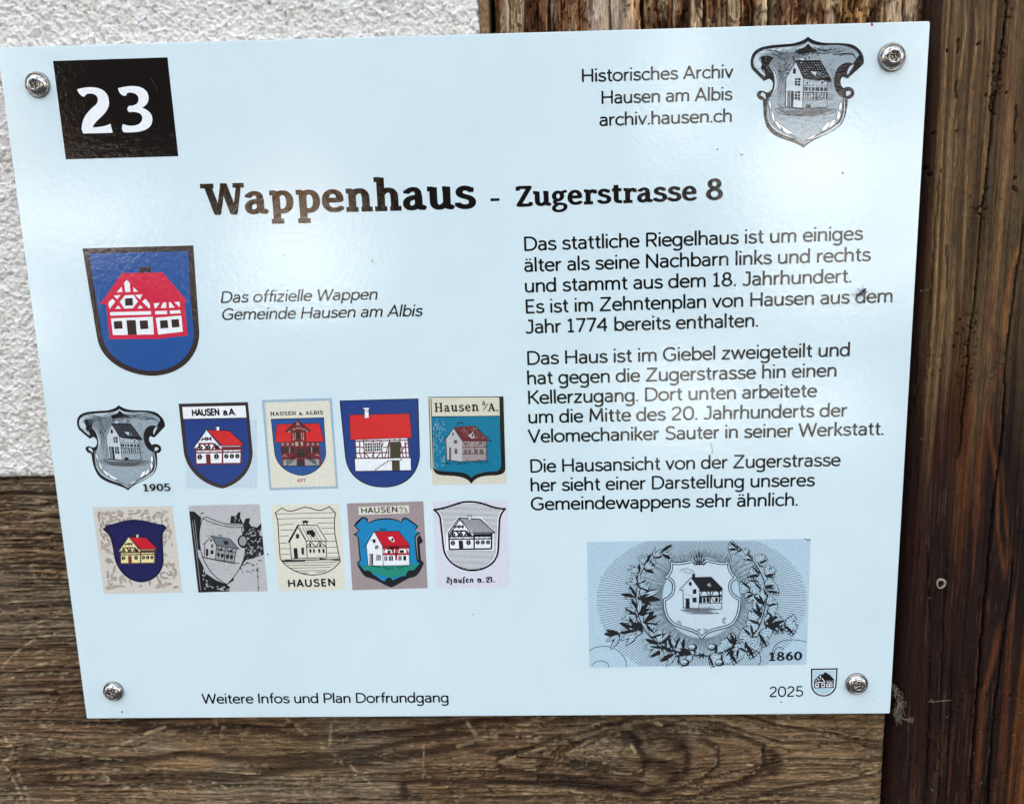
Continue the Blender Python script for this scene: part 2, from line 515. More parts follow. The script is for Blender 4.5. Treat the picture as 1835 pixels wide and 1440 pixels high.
def sill_h(X, Z):
    warp = 0.006 * (fbm(X * 9, Z * 20, 3, 71) - 0.5) + 0.0025 * (fbm(X * 30, Z * 60, 3, 72) - 0.5)
    dz = Z - KZ + warp
    dx = X - KX
    ax = np.where(dx < 0, 0.068, 0.036)
    s = 0.016
    F = np.sqrt(dz ** 2 + s * s * (1 - np.exp(-(dx / ax) ** 2)) + 1e-9)
    F = F * np.where(dz > 0, 1.0, 0.98)
    ph = F * 1000 / 4.6 + 0.6 * (fbm(X * 24, Z * 40, 3, 73) - 0.5)
    fr = ph - np.floor(ph)
    late = sstep(0.50, 0.86, fr) * (1 - sstep(0.90, 1.0, fr))         # broad dark latewood, sharp outer edge
    near = np.exp(-((dx - 0.01) / 0.10) ** 2)
    late = late * 0.30 * (1 - 0.95 * near)
    U = dz
    Ff = np.sqrt(dz ** 2 + 0.006 ** 2 * (1 - np.exp(-(dx / ax) ** 2)) + 1e-9)
    fib = fbm(X * 22, Ff * 1400, 4, 74, 0.6)
    fib2 = fbm(X * 60, Ff * 3200, 3, 75, 0.6)
    top = sstep(ZJ - 0.075, ZJ - 0.01, Z)                             # raised weathered ribs in the upper beam
    rib = fbm(X * 14, Z * 620, 4, 76, 0.62)
    h = 0.0016 * (fib - 0.5) + 0.0010 * (fib2 - 0.5) - 0.0006 * late + top * 0.0022 * (rib - 0.5) + 0.0012 * (fbm(X * 14, Z * 30, 3, 77) - 0.5)
    # small drying cracks along the grain
    ck = fbm(X * 26 + 3, F * 900, 3, 78, 0.55)
    crack = (1 - sstep(0.27, 0.32, ck)) + (1 - sstep(0.004, 0.02, np.abs(fbm(X * 30 + 9, Ff * 1100, 3, 179) - 0.5))) * sstep(0.5, 0.6, fbm(X * 40, Z * 120, 2, 180)) + (1 - sstep(0.006, 0.016, np.abs(fbm(X * 16, F * 520, 3, 79) - 0.5))) * sstep(0.52, 0.62, fbm(X * 20, Z * 50, 2, 80))
    h = h - 0.0024 * np.clip(crack, 0, 1)
    c = np.ones(X.shape + (3,)) * tone((134, 112, 82))
    red = sstep(0.42, 0.62, fbm(X * 12, Z * 30, 3, 81))[..., None]
    c = c * (1 - 0.6 * red) + 0.6 * red * tone((104, 78, 56))
    lf = sstep(-0.12, -0.17, X)[..., None]
    c = c * (1 - 0.35 * lf) + 0.35 * lf * tone((110, 88, 70))
    gry = sstep(0.5, 0.66, fbm(X * 18 + 4, Z * 45, 4, 82))[..., None]
    c = c * (1 - 0.5 * gry) + 0.5 * gry * tone((128, 122, 108))
    c = c * (1 - 0.52 * late[..., None] * np.array([0.85, 1.0, 1.1]))
    c = c * (0.22 + 1.35 * sstep(0.15, 0.85, fib)[..., None]) * (0.70 + 0.6 * fib2[..., None])
    kd = 0.45 * np.exp(-(((X - KX - 0.004) / 0.030) ** 2 + ((Z - KZ - 0.004) / 0.012) ** 2))[..., None]
    c = c * (1 - 0.62 * kd * (0.55 + 0.45 * fib2[..., None] * 2))
    c = c * (1 - 0.62 * top[..., None] * sstep(0.56, 0.36, rib)[..., None])
    flk = np.maximum(sstep(0.64, 0.72, fbm(X * 260, Z * 700, 3, 83)) * sstep(0.42, 0.58, fbm(X * 25, Z * 40, 2, 84)), 0.7 * sstep(0.66, 0.72, fbm(X * 420, Z * 1500, 2, 183)))[..., None]
    c = c * (1 - flk * 0.75) + flk * 0.75 * tone((176, 160, 132))
    brk = fbm(X * 500, Z * 500, 3, 85)
    for pts, w in BANDS:
        d, al = seg_dist(X, Z + 0.0016 * (fbm(X * 60, Z * 60, 3, 86) - 0.5), pts)
        ww = w * (0.5 + 0.9 * fbm(X * 60, Z * 90, 2, 89))
        k = (1 - sstep(ww * 0.6, ww * 3.0, d)) * np.minimum(1, 10 * np.minimum(al + 0.02, 1.02 - al)) * (0.55 + 0.45 * sstep(0.3, 0.6, fib))
        c = c * (1 - 0.80 * k[..., None] * np.array([0.92, 1.0, 1.06]))
        h = h - 0.0006 * k
    for pts, w, a in SCR:
        d, _ = seg_dist(X, Z + 0.0010 * (fbm(X * 90, Z * 90, 2, 87) - 0.5), pts)
        k = (1 - sstep(w * 0.7, w * 2.2, d)) * sstep(0.28, 0.55, brk) * min(1, a * 1.25)
        c = c * (1 - k[..., None]) + k[..., None] * tone((186, 174, 140))
        h = h - 0.0003 * k
    c = c * np.array([1.08, 1.0, 0.90])
    e = np.minimum(ZJ - 0.0016 - Z, XS1 - X)
    h = h - 0.004 * np.exp(-np.clip(e, 0, 1) / 0.0011)
    return h, np.clip(c, 0, 0.8), None


xs = lines(-2.6, XS1, -0.25, XS1, 0.00045, 0.06)
zs = lines(-0.36, ZJ - 0.0016, -0.2, ZJ - 0.0016, 0.00045, 0.02)
ob = height_grid("sill_beam", xs, zs, sill_h, M_oak, 0.0062, None, 0.12)
tag(ob, "weathered brown horizontal beam with a knot and pale scratches below the sign", "beam")

# dark stained upright post on the right
XC = 0.1822                                        # front edge of the chamfer
XL = 0.1766


def pr(pts):
    return rays(pts, 0.0045)


CR = [(pr([(1811, -60), (1809, 0), (1793, 128), (1778, 249), (1762, 389), (1747, 560), (1739, 630), (1730, 725), (1723, 813)]), 0.00024, 0.0007),
      (pr([(1852, 330), (1835, 432), (1824, 500), (1807, 630), (1798, 794), (1782, 924), (1767, 1087), (1756, 1218), (1748, 1330), (1740, 1460)]), 0.00040, 0.0016),
      (pr([(1818, 1000), (1814, 1061), (1801, 1153), (1785, 1270), (1775, 1414), (1772, 1480)]), 0.00028, 0.0011),
      (pr([(1722, 66), (1723, 80), (1719, 96)]), 0.0004, 0.0), (pr([(1719, 142), (1718, 178)]), 0.0003, 0.0), (pr([(1700, 440), (1702, 520)]), 0.0002, 0),
      (pr([(1762, 76), (1756, 82)]), 0.0005, 0), (pr([(1826, 187), (1827, 205), (1822, 235), (1826, 262)]), 0.00042, 0), (pr([(1820, 335), (1828, 345)]), 0.0005, 0),
      (pr([(1702, 1000), (1694, 1120), (1690, 1250), (1686, 1440)]), 0.00022, 0), (pr([(1672, 1180), (1668, 1300), (1664, 1440)]), 0.00022, 0),
      (pr([(1712, 1180), (1706, 1300), (1699, 1440)]), 0.00022, 0), (pr([(1690, 300), (1680, 420), (1672, 560), (1668, 660)]), 0.00026, 0),
      (pr([(1782, 165), (1777, 195), (1788, 205)]), 0.0003, 0), (pr([(1650, 640), (1646, 760)]), 0.0002, 0), (pr([(1664, 980), (1672, 1120)]), 0.00022, 0)]
TINTS = [(pr([(1560 + x / 2, oy + y / 2) for x, y in q]), w * 0.00021 / 2, tn, a) for oy, q, w, tn, a in [
    (0, [(345, -20), (350, 100), (330, 250), (302, 420), (285, 600)], 7, (158, 128, 90), .8), (0, [(383, -20), (390, 120), (372, 300), (360, 480), (350, 700), (340, 900), (328, 1060)], 8, (162, 130, 90), .85),
    (0, [(428, 340), (420, 480), (405, 700), (390, 900), (372, 1080)], 9, (150, 118, 80), .8), (0, [(498, 300), (510, 400), (512, 480), (492, 700), (470, 860), (440, 1060), (425, 1300)], 15, (138, 100, 68), .8),
    (0, [(430, -20), (424, 60), (432, 200)], 7, (140, 116, 82), .6), (0, [(548, 860), (515, 960), (492, 1100), (482, 1250)], 12, (150, 98, 54), .8), (0, [(452, 1020), (436, 1150), (452, 1260), (480, 1380)], 18, (104, 66, 46), .8),
    (0, [(258, 300), (240, 700), (225, 950)], 5, (140, 110, 78), .6), (0, [(300, 450), (280, 700), (262, 950)], 5, (136, 108, 78), .5), (0, [(470, 440), (440, 640), (425, 830)], 12, (66, 66, 58), .6), (0, [(300, 660), (290, 800), (285, 1000)], 10, (78, 76, 66), .6),
    (0, [(325, 120), (318, 300), (322, 480)], 5, (54, 50, 44), .7), (720, [(425, 0), (440, 150), (462, 300), (470, 500), (488, 640)], 13, (118, 68, 36), .8), (720, [(480, 200), (500, 500), (492, 640)], 10, (104, 62, 34), .7),
    (720, [(470, 800), (440, 950), (412, 1050), (400, 1250), (392, 1440)], 20, (108, 62, 34), .8), (720, [(520, 700), (500, 900), (490, 1100), (470, 1440)], 24, (96, 54, 30), .7), (720, [(310, 1150), (292, 1300), (285, 1440)], 12, (96, 50, 30), .6),
    (720, [(375, 150), (372, 300), (385, 480), (370, 700)], 4, (104, 58, 42), .7), (720, [(325, 200), (322, 330), (335, 420)], 4, (96, 56, 42), .6), (720, [(270, 150), (262, 500), (265, 800), (240, 1250)], 3, (88, 50, 40), .6),
    (720, [(200, 80), (190, 400), (170, 800), (140, 1300)], 3, (80, 44, 36), .5), (720, [(150, 120), (155, 300)], 12, (88, 44, 28), .6), (720, [(350, 880), (400, 890), (430, 885)], 7, (52, 58, 52), .5)]]
HOLES = [(1671, 95, 2.4), (1680, 237, 2.4), (1771, 170, 2.2), (1669, 300, 3.2), (1674, 312, 3.0), (1718, 234, 1.8), (1701, 88, 2.2), (1808, 165, 2), (1825, 318, 2.5),
         (1668, 1067, 2.2), (1720, 600, 2.2), (1714, 622, 2.2), (1725, 574, 2)]


def post_h(X, Z):
    zz = (0.16 - Z)                                              # downwards
    # slight fan of the grain, as seen in the streaks
    sl = (X - 0.20) + 0.0035 * (fbm(Z * 7, X * 14, 3, 90) - 0.5) + 0.0012 * (fbm(Z * 28, X * 60, 2, 91) - 0.5)
    g = fbm(sl * 330, Z * 5, 4, 92, 0.6)
    g2 = fbm(sl * 1500, Z * 16, 3, 93, 0.6)
    g3_ = fbm(sl * 210, Z * 4.5, 3, 94, 0.5)
    h = 0.0013 * (g - 0.5) + 0.0009 * (g2 - 0.5) + 0.0012 * (g3_ - 0.5)
    low = sstep(0.02, -0.05, Z + 0.02 * (g3_ - 0.5) * 6)[..., None]             # the lower post still holds its dark stain
    upc = tone((96, 75, 50)) * np.ones(X.shape + (3,))
    st = sstep(0.54, 0.70, g)[..., None]
    upc = upc * (1 - st) + st * tone((134, 106, 72))
    gr = sstep(0.48, 0.62, fbm(sl * 120 + 7, Z * 12, 4, 95))[..., None]
    upc = upc * (1 - 0.6 * gr) + 0.6 * gr * tone((72, 64, 46))
    rd = sstep(0.55, 0.7, fbm(sl * 160 + 2, Z * 8, 3, 99))[..., None]
    upc = upc * (1 - 0.5 * rd) + 0.5 * rd * tone((100, 68, 46))
    loc = tone((42, 25, 18)) * np.ones(X.shape + (3,))
    loc = loc * (1 - st * 0.7) + st * 0.7 * tone((74, 38, 25))
    loc = loc * (1 - 0.5 * gr) + 0.5 * gr * tone((28, 20, 18))
    org = (sstep(0.40, 0.60, fbm(sl * 150 + 4, Z * 6, 3, 96)) * sstep(0.200, 0.216, X + 0.12 * (Z + 0.10)))[..., None]
    loc = loc * (1 - org * 0.85) + org * 0.85 * tone((112, 66, 32))
    c = upc * (1 - low) + loc * low
    c = c * (0.62 + 0.76 * sstep(0.2, 0.8, g2)[..., None])
    for pts, w, tn, a in TINTS:
        d, al = seg_dist(X + 0.0012 * (fbm(Z * 40, X * 60, 3, 130) - 0.5), Z, pts)
        k = ((1 - sstep(w * 0.25, w * 0.9, d)) * np.minimum(1, 6 * np.minimum(al + 0.02, 1.02 - al)) * a * (0.5 + 0.8 * g2))[..., None]
        k = np.clip(k, 0, 1)
        c = c * (1 - k) + k * tone(tn) * (0.7 + 0.6 * g2[..., None])
    hairs = sstep(0.74, 0.80, fbm(sl * 2600, Z * 22, 2, 97))[..., None]
    c = c + hairs * tone((96, 70, 50)) * 0.5
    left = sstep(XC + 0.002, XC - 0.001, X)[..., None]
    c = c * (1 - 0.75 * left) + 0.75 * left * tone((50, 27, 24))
    # checked, scaly strip between the two long cracks
    d, al = seg_dist(X, Z, CR[0][0])
    scaly = np.exp(-((sl + 0.0 - 0) * 0)) * np.exp(-(np.clip(d, 0, 1) / 0.0028) ** 2) * (X > 0.19)
    sc = np.abs(fbm(X * 260, Z * 420, 3, 98) - 0.5)
    spots = sstep(0.50, 0.60, fbm(X * 60, Z * 30, 3, 131))
    h = h - 0.0016 * np.maximum(scaly, 0.35 * spots) * (1 - sstep(0.008, 0.030, sc)) * sstep(0.45, 0.55, fbm(X * 90 + 5, Z * 80, 2, 132))
    c = c * (1 - 0.35 * scaly[..., None])
    for pts, w, dep in CR:
        Zw = Z + 0.002 * (fbm(X * 100, Z * 100, 2, 100) - 0.5)
        if dep == 0: w = w * 0.55
        Xw = X + 0.0011 * (fbm(Z * 240, X * 100, 4, 101) - 0.5)
        d, al = seg_dist(Xw, Zw, pts)
        taper = np.clip(8 * np.minimum(al + 0.03, 1.03 - al), 0.15, 1)
        ww = w * (0.55 + 0.9 * al if dep > 0 else 1.0) * taper
        k = 1 - sstep(ww * 0.7, ww * 1.15 + 0.00010, d)
        h = h - (0.010 if dep > 0 else 0.0022) * k
        if dep > 0:
            h = h + 0.0008 * np.exp(-(d / 0.0015) ** 2) * (1 - k)
    for px, py, r in HOLES:
        x, z = ray(px, py, 0.0045)
        k = 1 - sstep(0.6, 1.25, np.hypot(X - x, (Z - z)) / (r * 0.00021))
        h = h - 0.004 * k
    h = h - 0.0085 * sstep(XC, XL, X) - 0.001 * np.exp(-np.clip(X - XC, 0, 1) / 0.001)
    return h, np.clip(c, 0, 0.8), None


xs = lines(XL, 0.42, XL, 0.25, 0.0004, 0.01)
zs = lines(-1.2, 2.4, -0.2, 0.165, 0.0005, 0.04)
post = empty("dark_post", (0.29, 0.06, -1.2), "dark brown stained upright post with long cracks right of the sign", "post")
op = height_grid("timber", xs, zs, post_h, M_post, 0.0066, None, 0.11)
op.parent = post
op.matrix_parent_inverse = Matrix.Translation(-post.location)
# ------------------------------------------------------------------ print engine: strokes and filled shapes as thin meshes
def bez(p0, p1, p2, p3, n):
    t = np.linspace(0, 1, n + 1)[1:, None]
    p0, p1, p2, p3 = map(np.array, (p0, p1, p2, p3))
    return (1 - t) ** 3 * p0 + 3 * (1 - t) ** 2 * t * p1 + 3 * (1 - t) * t * t * p2 + t ** 3 * p3


def path(s, n=8):
    """'M x y L x y C x1 y1 x2 y2 x y E cx cy rx ry Z' -> list of (points, closed)"""
    tk = re.findall(r'[MLCEZ]|-?[\d.]+', s)
    out = []; cur = []; i = 0; cmd = None
    while i < len(tk):
        if tk[i] in 'MLCEZ':
            cmd = tk[i]; i += 1
            if cmd == 'Z':
                out.append((cur, True)); cur = []
                continue
            if cmd == 'M' and cur:
                out.append((cur, False)); cur = []
        if cmd in 'ML':
            cur.append((float(tk[i]), float(tk[i + 1]))); i += 2
            if cmd == 'M': cmd = 'L'
        elif cmd == 'C':
            v = [float(q) for q in tk[i:i + 6]]; i += 6
            cur += [tuple(q) for q in bez(cur[-1], v[0:2], v[2:4], v[4:6], n)]
        elif cmd == 'E':
            v = [float(q) for q in tk[i:i + 4]]; i += 4
            k = max(12, n * 3)
            out.append(([(v[0] + v[2] * math.cos(2 * math.pi * a / k), v[1] + v[3] * math.sin(2 * math.pi * a / k)) for a in range(k)], True))
    if cur: out.append((cur, False))
    return out


def stroke_faces(chains, wx, wy=None, joint=6):
    """outline quads + joint fans of a pen moved along chains; pen may be wider for upright strokes (wx) than for level ones (wy)"""
    V = []; F = []
    wy = wx if wy is None else wy
    for pts, closed in chains:
        P = list(pts)
        if closed: P = P + [P[0]]
        for a, b in zip(P[:-1], P[1:]):
            dx, dy = b[0] - a[0], b[1] - a[1]
            L = math.hypot(dx, dy)
            if L < 1e-9: continue
            nx, ny = -dy / L * wx / 2, dx / L * wy / 2
            k = len(V)
            V += [(a[0] + nx, a[1] + ny), (a[0] - nx, a[1] - ny), (b[0] - nx, b[1] - ny), (b[0] + nx, b[1] + ny)]
            F.append([k, k + 1, k + 2, k + 3])
        inner = P[1:-1] if not closed else P[:-1]
        if joint:
            for c in inner:
                k = len(V)
                V += [(c[0] + wx / 2 * math.cos(math.pi * (2 * j + 1) / joint), c[1] + wy / 2 * math.sin(math.pi * (2 * j + 1) / joint)) for j in range(joint)]
                F.append(list(range(k, k + joint)))
    return V, F


def union(V, F):
    """merge overlapping faces into one clean triangulation"""
    if not F: return [], []
    off = sum(v[0] for v in V) / len(V), sum(v[1] for v in V) / len(V)
    vs = [Vector((v[0] - off[0], v[1] - off[1])) for v in V]
    # all faces counter-clockwise
    FF = []
    for f in F:
        ar = sum(vs[f[i]].x * vs[f[(i + 1) % len(f)]].y - vs[f[(i + 1) % len(f)]].x * vs[f[i]].y for i in range(len(f)))
        FF.append(f if ar > 0 else f[::-1])
    r = delaunay_2d_cdt(vs, [], FF, 1, 1e-5, True)
    ov, of, orig = r[0], r[2], r[5]
    return [(v.x + off[0], v.y + off[1]) for v in ov], [list(f) for f, o in zip(of, orig) if len(o)]


def fill(chains):
    """even-odd fill of closed outlines (holes allowed)"""
    loops = [[Vector((p[0], p[1], 0)) for p in c] for c, _ in chains]
    tri = tessellate_polygon(loops)
    V = [(v.x, v.y) for lp in loops for v in lp]
    return V, [list(t) for t in tri]


# --- light round sans, drawn as centre lines (cap height 700, x-height 490)
BOWL = "M85 245 C85 120 160 33 270 33 C390 33 450 125 450 245 C450 370 390 457 270 457 C160 457 85 370 85 245"
BOWR = "M415 245 C415 120 340 33 230 33 C110 33 50 125 50 245 C50 370 110 457 230 457 C340 457 415 370 415 245"
ARCH = "M85 250 C85 370 160 457 260 457 C365 457 405 400 405 295 L405 0"
AA = "M75 420 C120 447 165 457 210 457 C310 457 360 410 360 310 L360 0 M360 277 L210 277 C115 277 62 235 62 155 C62 80 115 33 190 33 C280 33 360 90 360 175"
SANS = {
    'a': (445, AA), 'b': (500, "M85 730 L85 0 " + BOWL), 'c': (430, "M400 402 C365 437 320 457 265 457 C140 457 60 365 60 245 C60 120 140 33 265 33 C325 33 370 55 408 92"),
    'd': (500, "M415 730 L415 0 " + BOWR), 'e': (468, "M62 258 L418 258 C418 375 360 457 248 457 C130 457 55 365 55 245 C55 120 135 33 260 33 C325 33 375 55 410 88"),
    'f': (285, "M148 0 L148 575 C148 665 195 705 285 690 M38 455 L270 455"), 'g': (500, "M415 490 L415 -55 C415 -150 345 -192 240 -192 C170 -192 120 -175 72 -148 " + BOWR),
    'h': (490, "M85 730 L85 0 " + ARCH), 'i': (170, "M85 490 L85 0 M85 708 L85 622"), 'k': (415, "M85 730 L85 0 M85 240 L165 240 L365 490 M165 240 L200 240 L395 0"),
    'l': (170, "M85 730 L85 0"), 'm': (745, "M85 490 L85 0 M85 260 C85 370 150 457 240 457 C335 457 375 400 375 300 L375 0 M375 260 C375 370 440 457 535 457 C625 457 662 400 662 300 L662 0"),
    'n': (490, "M85 490 L85 0 " + ARCH), 'o': (515, "M50 245 C50 120 135 33 257 33 C380 33 465 120 465 245 C465 370 380 457 257 457 C135 457 50 370 50 245"),
    'p': (500, "M85 490 L85 -190 " + BOWL), 'r': (305, "M85 490 L85 0 M85 235 C85 370 160 458 292 455"),
    's': (405, "M352 405 C315 440 265 457 205 457 C130 457 82 420 82 360 C82 300 130 280 215 258 C310 235 362 205 362 135 C362 70 305 33 215 33 C145 33 90 55 46 98"),
    't': (305, "M148 630 L148 150 C148 62 195 28 285 40 M38 455 L280 455"), 'u': (490, "M80 490 L80 195 C80 90 125 33 225 33 C330 33 405 115 405 225 M405 490 L405 0"),
    'v': (435, "M38 490 L217 30 L398 490"), 'w': (665, "M38 490 L185 35 L333 470 L482 35 L628 490"), 'z': (430, "M50 455 L372 455 L55 35 L388 35"),
    '\u00e4': (445, AA + " M135 660 L135 585 M290 660 L290 585"), ' ': (235, ""), '.': (165, "M82 0 L82 88"), '-': (330, "M50 260 L280 260"), '/': (330, "M40 -60 L290 740"),
    'A': (600, "M38 0 L300 680 L562 0 M120 220 L480 220"), 'D': (650, "M95 35 L95 665 L265 665 C470 665 590 540 590 350 C590 160 470 35 265 35 Z"),
    'B': (560, "M95 35 L95 665 L290 665 C400 665 455 610 455 520 C455 430 400 370 290 370 L95 370 M290 370 C420 370 490 300 490 205 C490 100 420 35 290 35 L95 35"),
    'E': (495, "M440 663 L95 663 L95 37 L445 37 M95 357 L405 357"),
    'G': (655, "M560 580 C505 640 435 668 355 668 C170 668 60 530 60 350 C60 165 175 32 355 32 C450 32 520 65 570 115 L570 330 L375 330"),
    'H': (655, "M95 700 L95 0 M560 700 L560 0 M95 355 L560 355"), 'I': (190, "M95 700 L95 0"), 'J': (430, "M150 663 L335 663 L335 190 C335 85 280 32 190 32 C130 32 85 50 50 85"),
    'K': (560, "M95 700 L95 0 M515 700 L200 360 L95 360 M200 360 L240 360 L540 0"), 'L': (470, "M95 700 L95 37 L440 37"), 'M': (735, "M85 0 L120 685 L367 150 L612 685 L650 0"),
    'N': (640, "M95 0 L95 675 L545 25 L545 700"), 'P': (550, "M95 0 L95 663 L310 663 C440 663 505 590 505 475 C505 360 440 290 310 290 L95 290"),
    'R': (570, "M95 0 L95 663 L300 663 C425 663 490 600 490 495 C490 385 425 325 300 325 L95 325 M300 325 L510 0"),
    'S': (560, "M470 600 C425 645 365 668 290 668 C185 668 115 610 115 520 C115 420 190 390 300 360 C420 325 490 285 490 185 C490 90 410 32 295 32 C200 32 130 65 75 120"),
    'U': (630, "M90 700 L90 250 C90 110 170 32 315 32 C460 32 540 110 540 250 L540 700"), 'V': (585, "M30 700 L292 25 L555 700"), 'W': (850, "M35 700 L225 25 L425 670 L625 25 L815 700"),
    'Z': (585, "M70 663 L515 663 L65 37 L530 37"),
    '0': (560, "M65 350 C65 140 150 32 280 32 C410 32 495 140 495 350 C495 560 410 668 280 668 C150 668 65 560 65 350"), '1': (400, "M75 575 L215 665 L215 37 M75 37 L355 37"),
    '2': (540, "M85 530 C100 620 170 668 265 668 C375 668 440 605 440 510 C440 430 390 370 300 290 C190 195 95 130 90 37 L465 37"),
    '4': (560, "M395 0 L395 655 L60 215 L505 215"), '5': (540, "M440 663 L135 663 L115 370 C165 400 215 410 265 410 C385 410 465 340 465 225 C465 105 375 32 255 32 C180 32 115 60 65 110"),
    '7': (490, "M60 663 L455 663 L190 0"), '8': (550, "E 275 515 150 152 E 275 195 195 163"), '9': (540, "E 262 455 188 210 M448 470 C448 250 340 80 150 35"),
}
# --- sturdy slab serif (stems wide, level strokes thinner)
FOOT = lambda x: f"M{x - 130} 46 L{x + 130} 46 "
SLAB = {
    'W': (960, [("M165 690 L355 20", 1), ("M372 20 L520 680", .66), ("M525 680 L720 20", 1), ("M742 20 L880 690", .66), ("M10 652 L310 652 M735 652 L990 652 M460 655 L590 655", .9), ("M300 40 L410 40 M665 40 L780 40", .8)]),
    'a': (535, [("M365 330 L365 120 C365 60 395 46 500 52", 1), ("M105 395 C150 445 200 464 250 464 C335 464 365 420 365 320", .9), ("M365 285 C200 290 92 250 92 150 C92 80 140 44 205 44 C280 44 340 90 365 140", .95), ("M100 440 L100 375", .8)]),
    'p': (595, [("M190 500 L190 -195", 1), ("M45 462 L190 462 M55 -182 L335 -182", .95), ("M190 370 C230 430 275 462 335 462 C450 462 495 370 495 260 C495 130 430 44 315 44 C260 44 220 60 190 75", .95)]),
    'e': (530, [("M110 268 L430 268 C430 390 370 462 270 462 C160 462 95 370 95 250 C95 120 170 44 290 44 C360 44 415 65 460 100", .92)]),
    'n': (640, [("M170 500 L170 40", 1), ("M35 462 L170 462 M25 46 L300 46 M365 46 L615 46", .95), ("M170 360 C220 430 275 462 335 462 C430 462 470 400 470 300 L470 40", 1)]),
    'h': (640, [("M170 745 L170 40", 1), ("M25 700 L170 700 M25 46 L300 46 M365 46 L615 46", .95), ("M170 360 C220 430 275 462 335 462 C430 462 470 400 470 300 L470 40", 1)]),
    'u': (625, [("M160 500 L160 200 C160 95 200 48 280 48 C350 48 410 90 455 150", 1), ("M25 462 L160 462 M360 462 L455 462", .95), ("M455 505 L455 120 C455 65 480 46 585 50", 1)]),
    's': (470, [("M375 405 C340 445 290 464 230 464 C155 464 110 425 110 372 C110 300 180 290 260 268 C350 243 398 215 398 150 C398 85 340 44 240 44 C170 44 115 65 65 110", .95), ("M378 480 L378 370 M58 140 L58 60", .6)]),
    'Z': (560, [("M85 655 L470 655 L95 48 L490 48", 1), ("M80 690 L80 545 M495 150 L495 20", .8)]),
    'g': (520, [("E 225 320 135 138", .88), ("M330 410 C370 440 410 470 495 478", .85), ("M165 195 C95 150 95 75 190 60 L330 46 C450 40 480 -20 460 -85 C430 -165 340 -195 240 -195 C120 -195 60 -150 80 -75 C95 -25 140 5 210 35", .8)]),
    'r': (465, [("M170 500 L170 40", 1), ("M35 462 L170 462 M25 46 L330 46", .95), ("M170 330 C210 420 280 470 385 460", .95), ("M400 490 L400 360", .8)]),
    't': (375, [("M25 462 L345 462", .95), ("M165 630 L165 170 C165 70 215 40 345 58", 1)]),
    'm': (900, [("M150 500 L150 40", 1), ("M35 462 L150 462 M25 46 L280 46", .9), ("M150 360 C200 440 420 540 430 300 L430 40 M430 360 C480 440 700 540 710 300 L710 40", 1)]),
    '8': (600, [("E 298 525 150 132", .92), ("E 298 195 195 155", .95)]),
    '2': (560, [("M100 555 C150 620 200 655 275 655 C380 655 430 590 430 505 C430 390 340 300 245 205 C185 145 160 110 150 48 L490 48", 1), ("M88 600 L120 500", .6), ("M488 130 L492 30", .7)]),
    '3': (560, [("M85 590 C130 640 190 655 260 655 C365 655 415 605 415 525 C415 430 350 375 205 375", 1), ("M205 375 C365 375 458 325 458 215 C458 105 370 44 250 44 C180 44 125 55 75 85", 1), ("M75 620 L105 520", .6), ("M72 110 L80 40", .7)]),
    '1': (520, [("M80 550 L270 640 L270 40", 1), ("M80 46 L470 46", .9)]),
    '9': (560, [("E 275 455 165 190", .92), ("M445 450 C445 240 340 80 130 46", 1)]),
    '6': (560, [("E 285 235 165 185", .92), ("M115 250 C115 450 230 610 430 650", 1)]),
    '0': (590, [("E 295 350 190 300", .95)]),
    '5': (560, [("M450 650 L140 650 L125 380 C180 405 225 415 275 415 C380 415 445 340 445 235 C445 115 360 44 250 44 C180 44 120 60 70 100", .9)]),
    '7': (520, [("M60 650 L460 650 L210 0", 1), ("M70 690 L70 560", .7)]),
    '4': (560, [("M360 0 L360 640 L60 220 L500 220", 1), ("M240 46 L470 46", .8)]),
    'H': (760, [("M160 660 L160 40 M590 660 L590 40", 1), ("M30 655 L290 655 M30 46 L290 46 M460 655 L720 655 M460 46 L720 46 M160 350 L590 350", .8)]),
    'A': (720, [("M340 650 L560 60", 1), ("M340 650 L140 60", .6), ("M200 230 L500 230", .8), ("M20 46 L260 46 M430 46 L700 46", .8)]),
    'L': (600, [("M180 660 L180 46", 1), ("M40 655 L320 655 M40 46 L540 46 L545 190", .8)]),
    'B': (640, [("M170 660 L170 40", 1), ("M40 655 L340 655 C540 655 540 370 340 370 L180 370 M340 370 C600 370 600 46 340 46 L40 46", .9)]),
    'I': (330, [("M165 660 L165 40", 1), ("M40 655 L290 655 M40 46 L290 46", .8)]),
    'S': (560, [("M440 560 C380 640 330 660 260 660 C160 660 110 600 110 520 C110 420 190 400 290 360 C390 325 460 290 460 190 C460 100 380 40 270 40 C190 40 130 70 80 130", .95)]),
    'E': (600, [("M170 660 L170 40", 1), ("M40 655 L510 655 L515 540 M170 350 L400 350 M40 46 L530 46 L540 170", .8)]),
    'U': (720, [("M160 660 L160 240 C160 110 230 50 350 50 C480 50 560 110 560 240 L560 660", .9), ("M40 655 L280 655 M450 655 L670 655", .8)]),
    'N': (760, [("M150 40 L150 660 M600 40 L600 660", .6), ("M150 660 L600 40", 1), ("M40 655 L200 655 M30 46 L270 46 M480 655 L720 655", .8)]),
    '-': (300, [("M40 250 L250 250", 1)]), '.': (260, [("M130 10 L130 120", 1)]), ' ': (260, []), '/': (330, [("M40 -60 L290 740", .5)]),
}
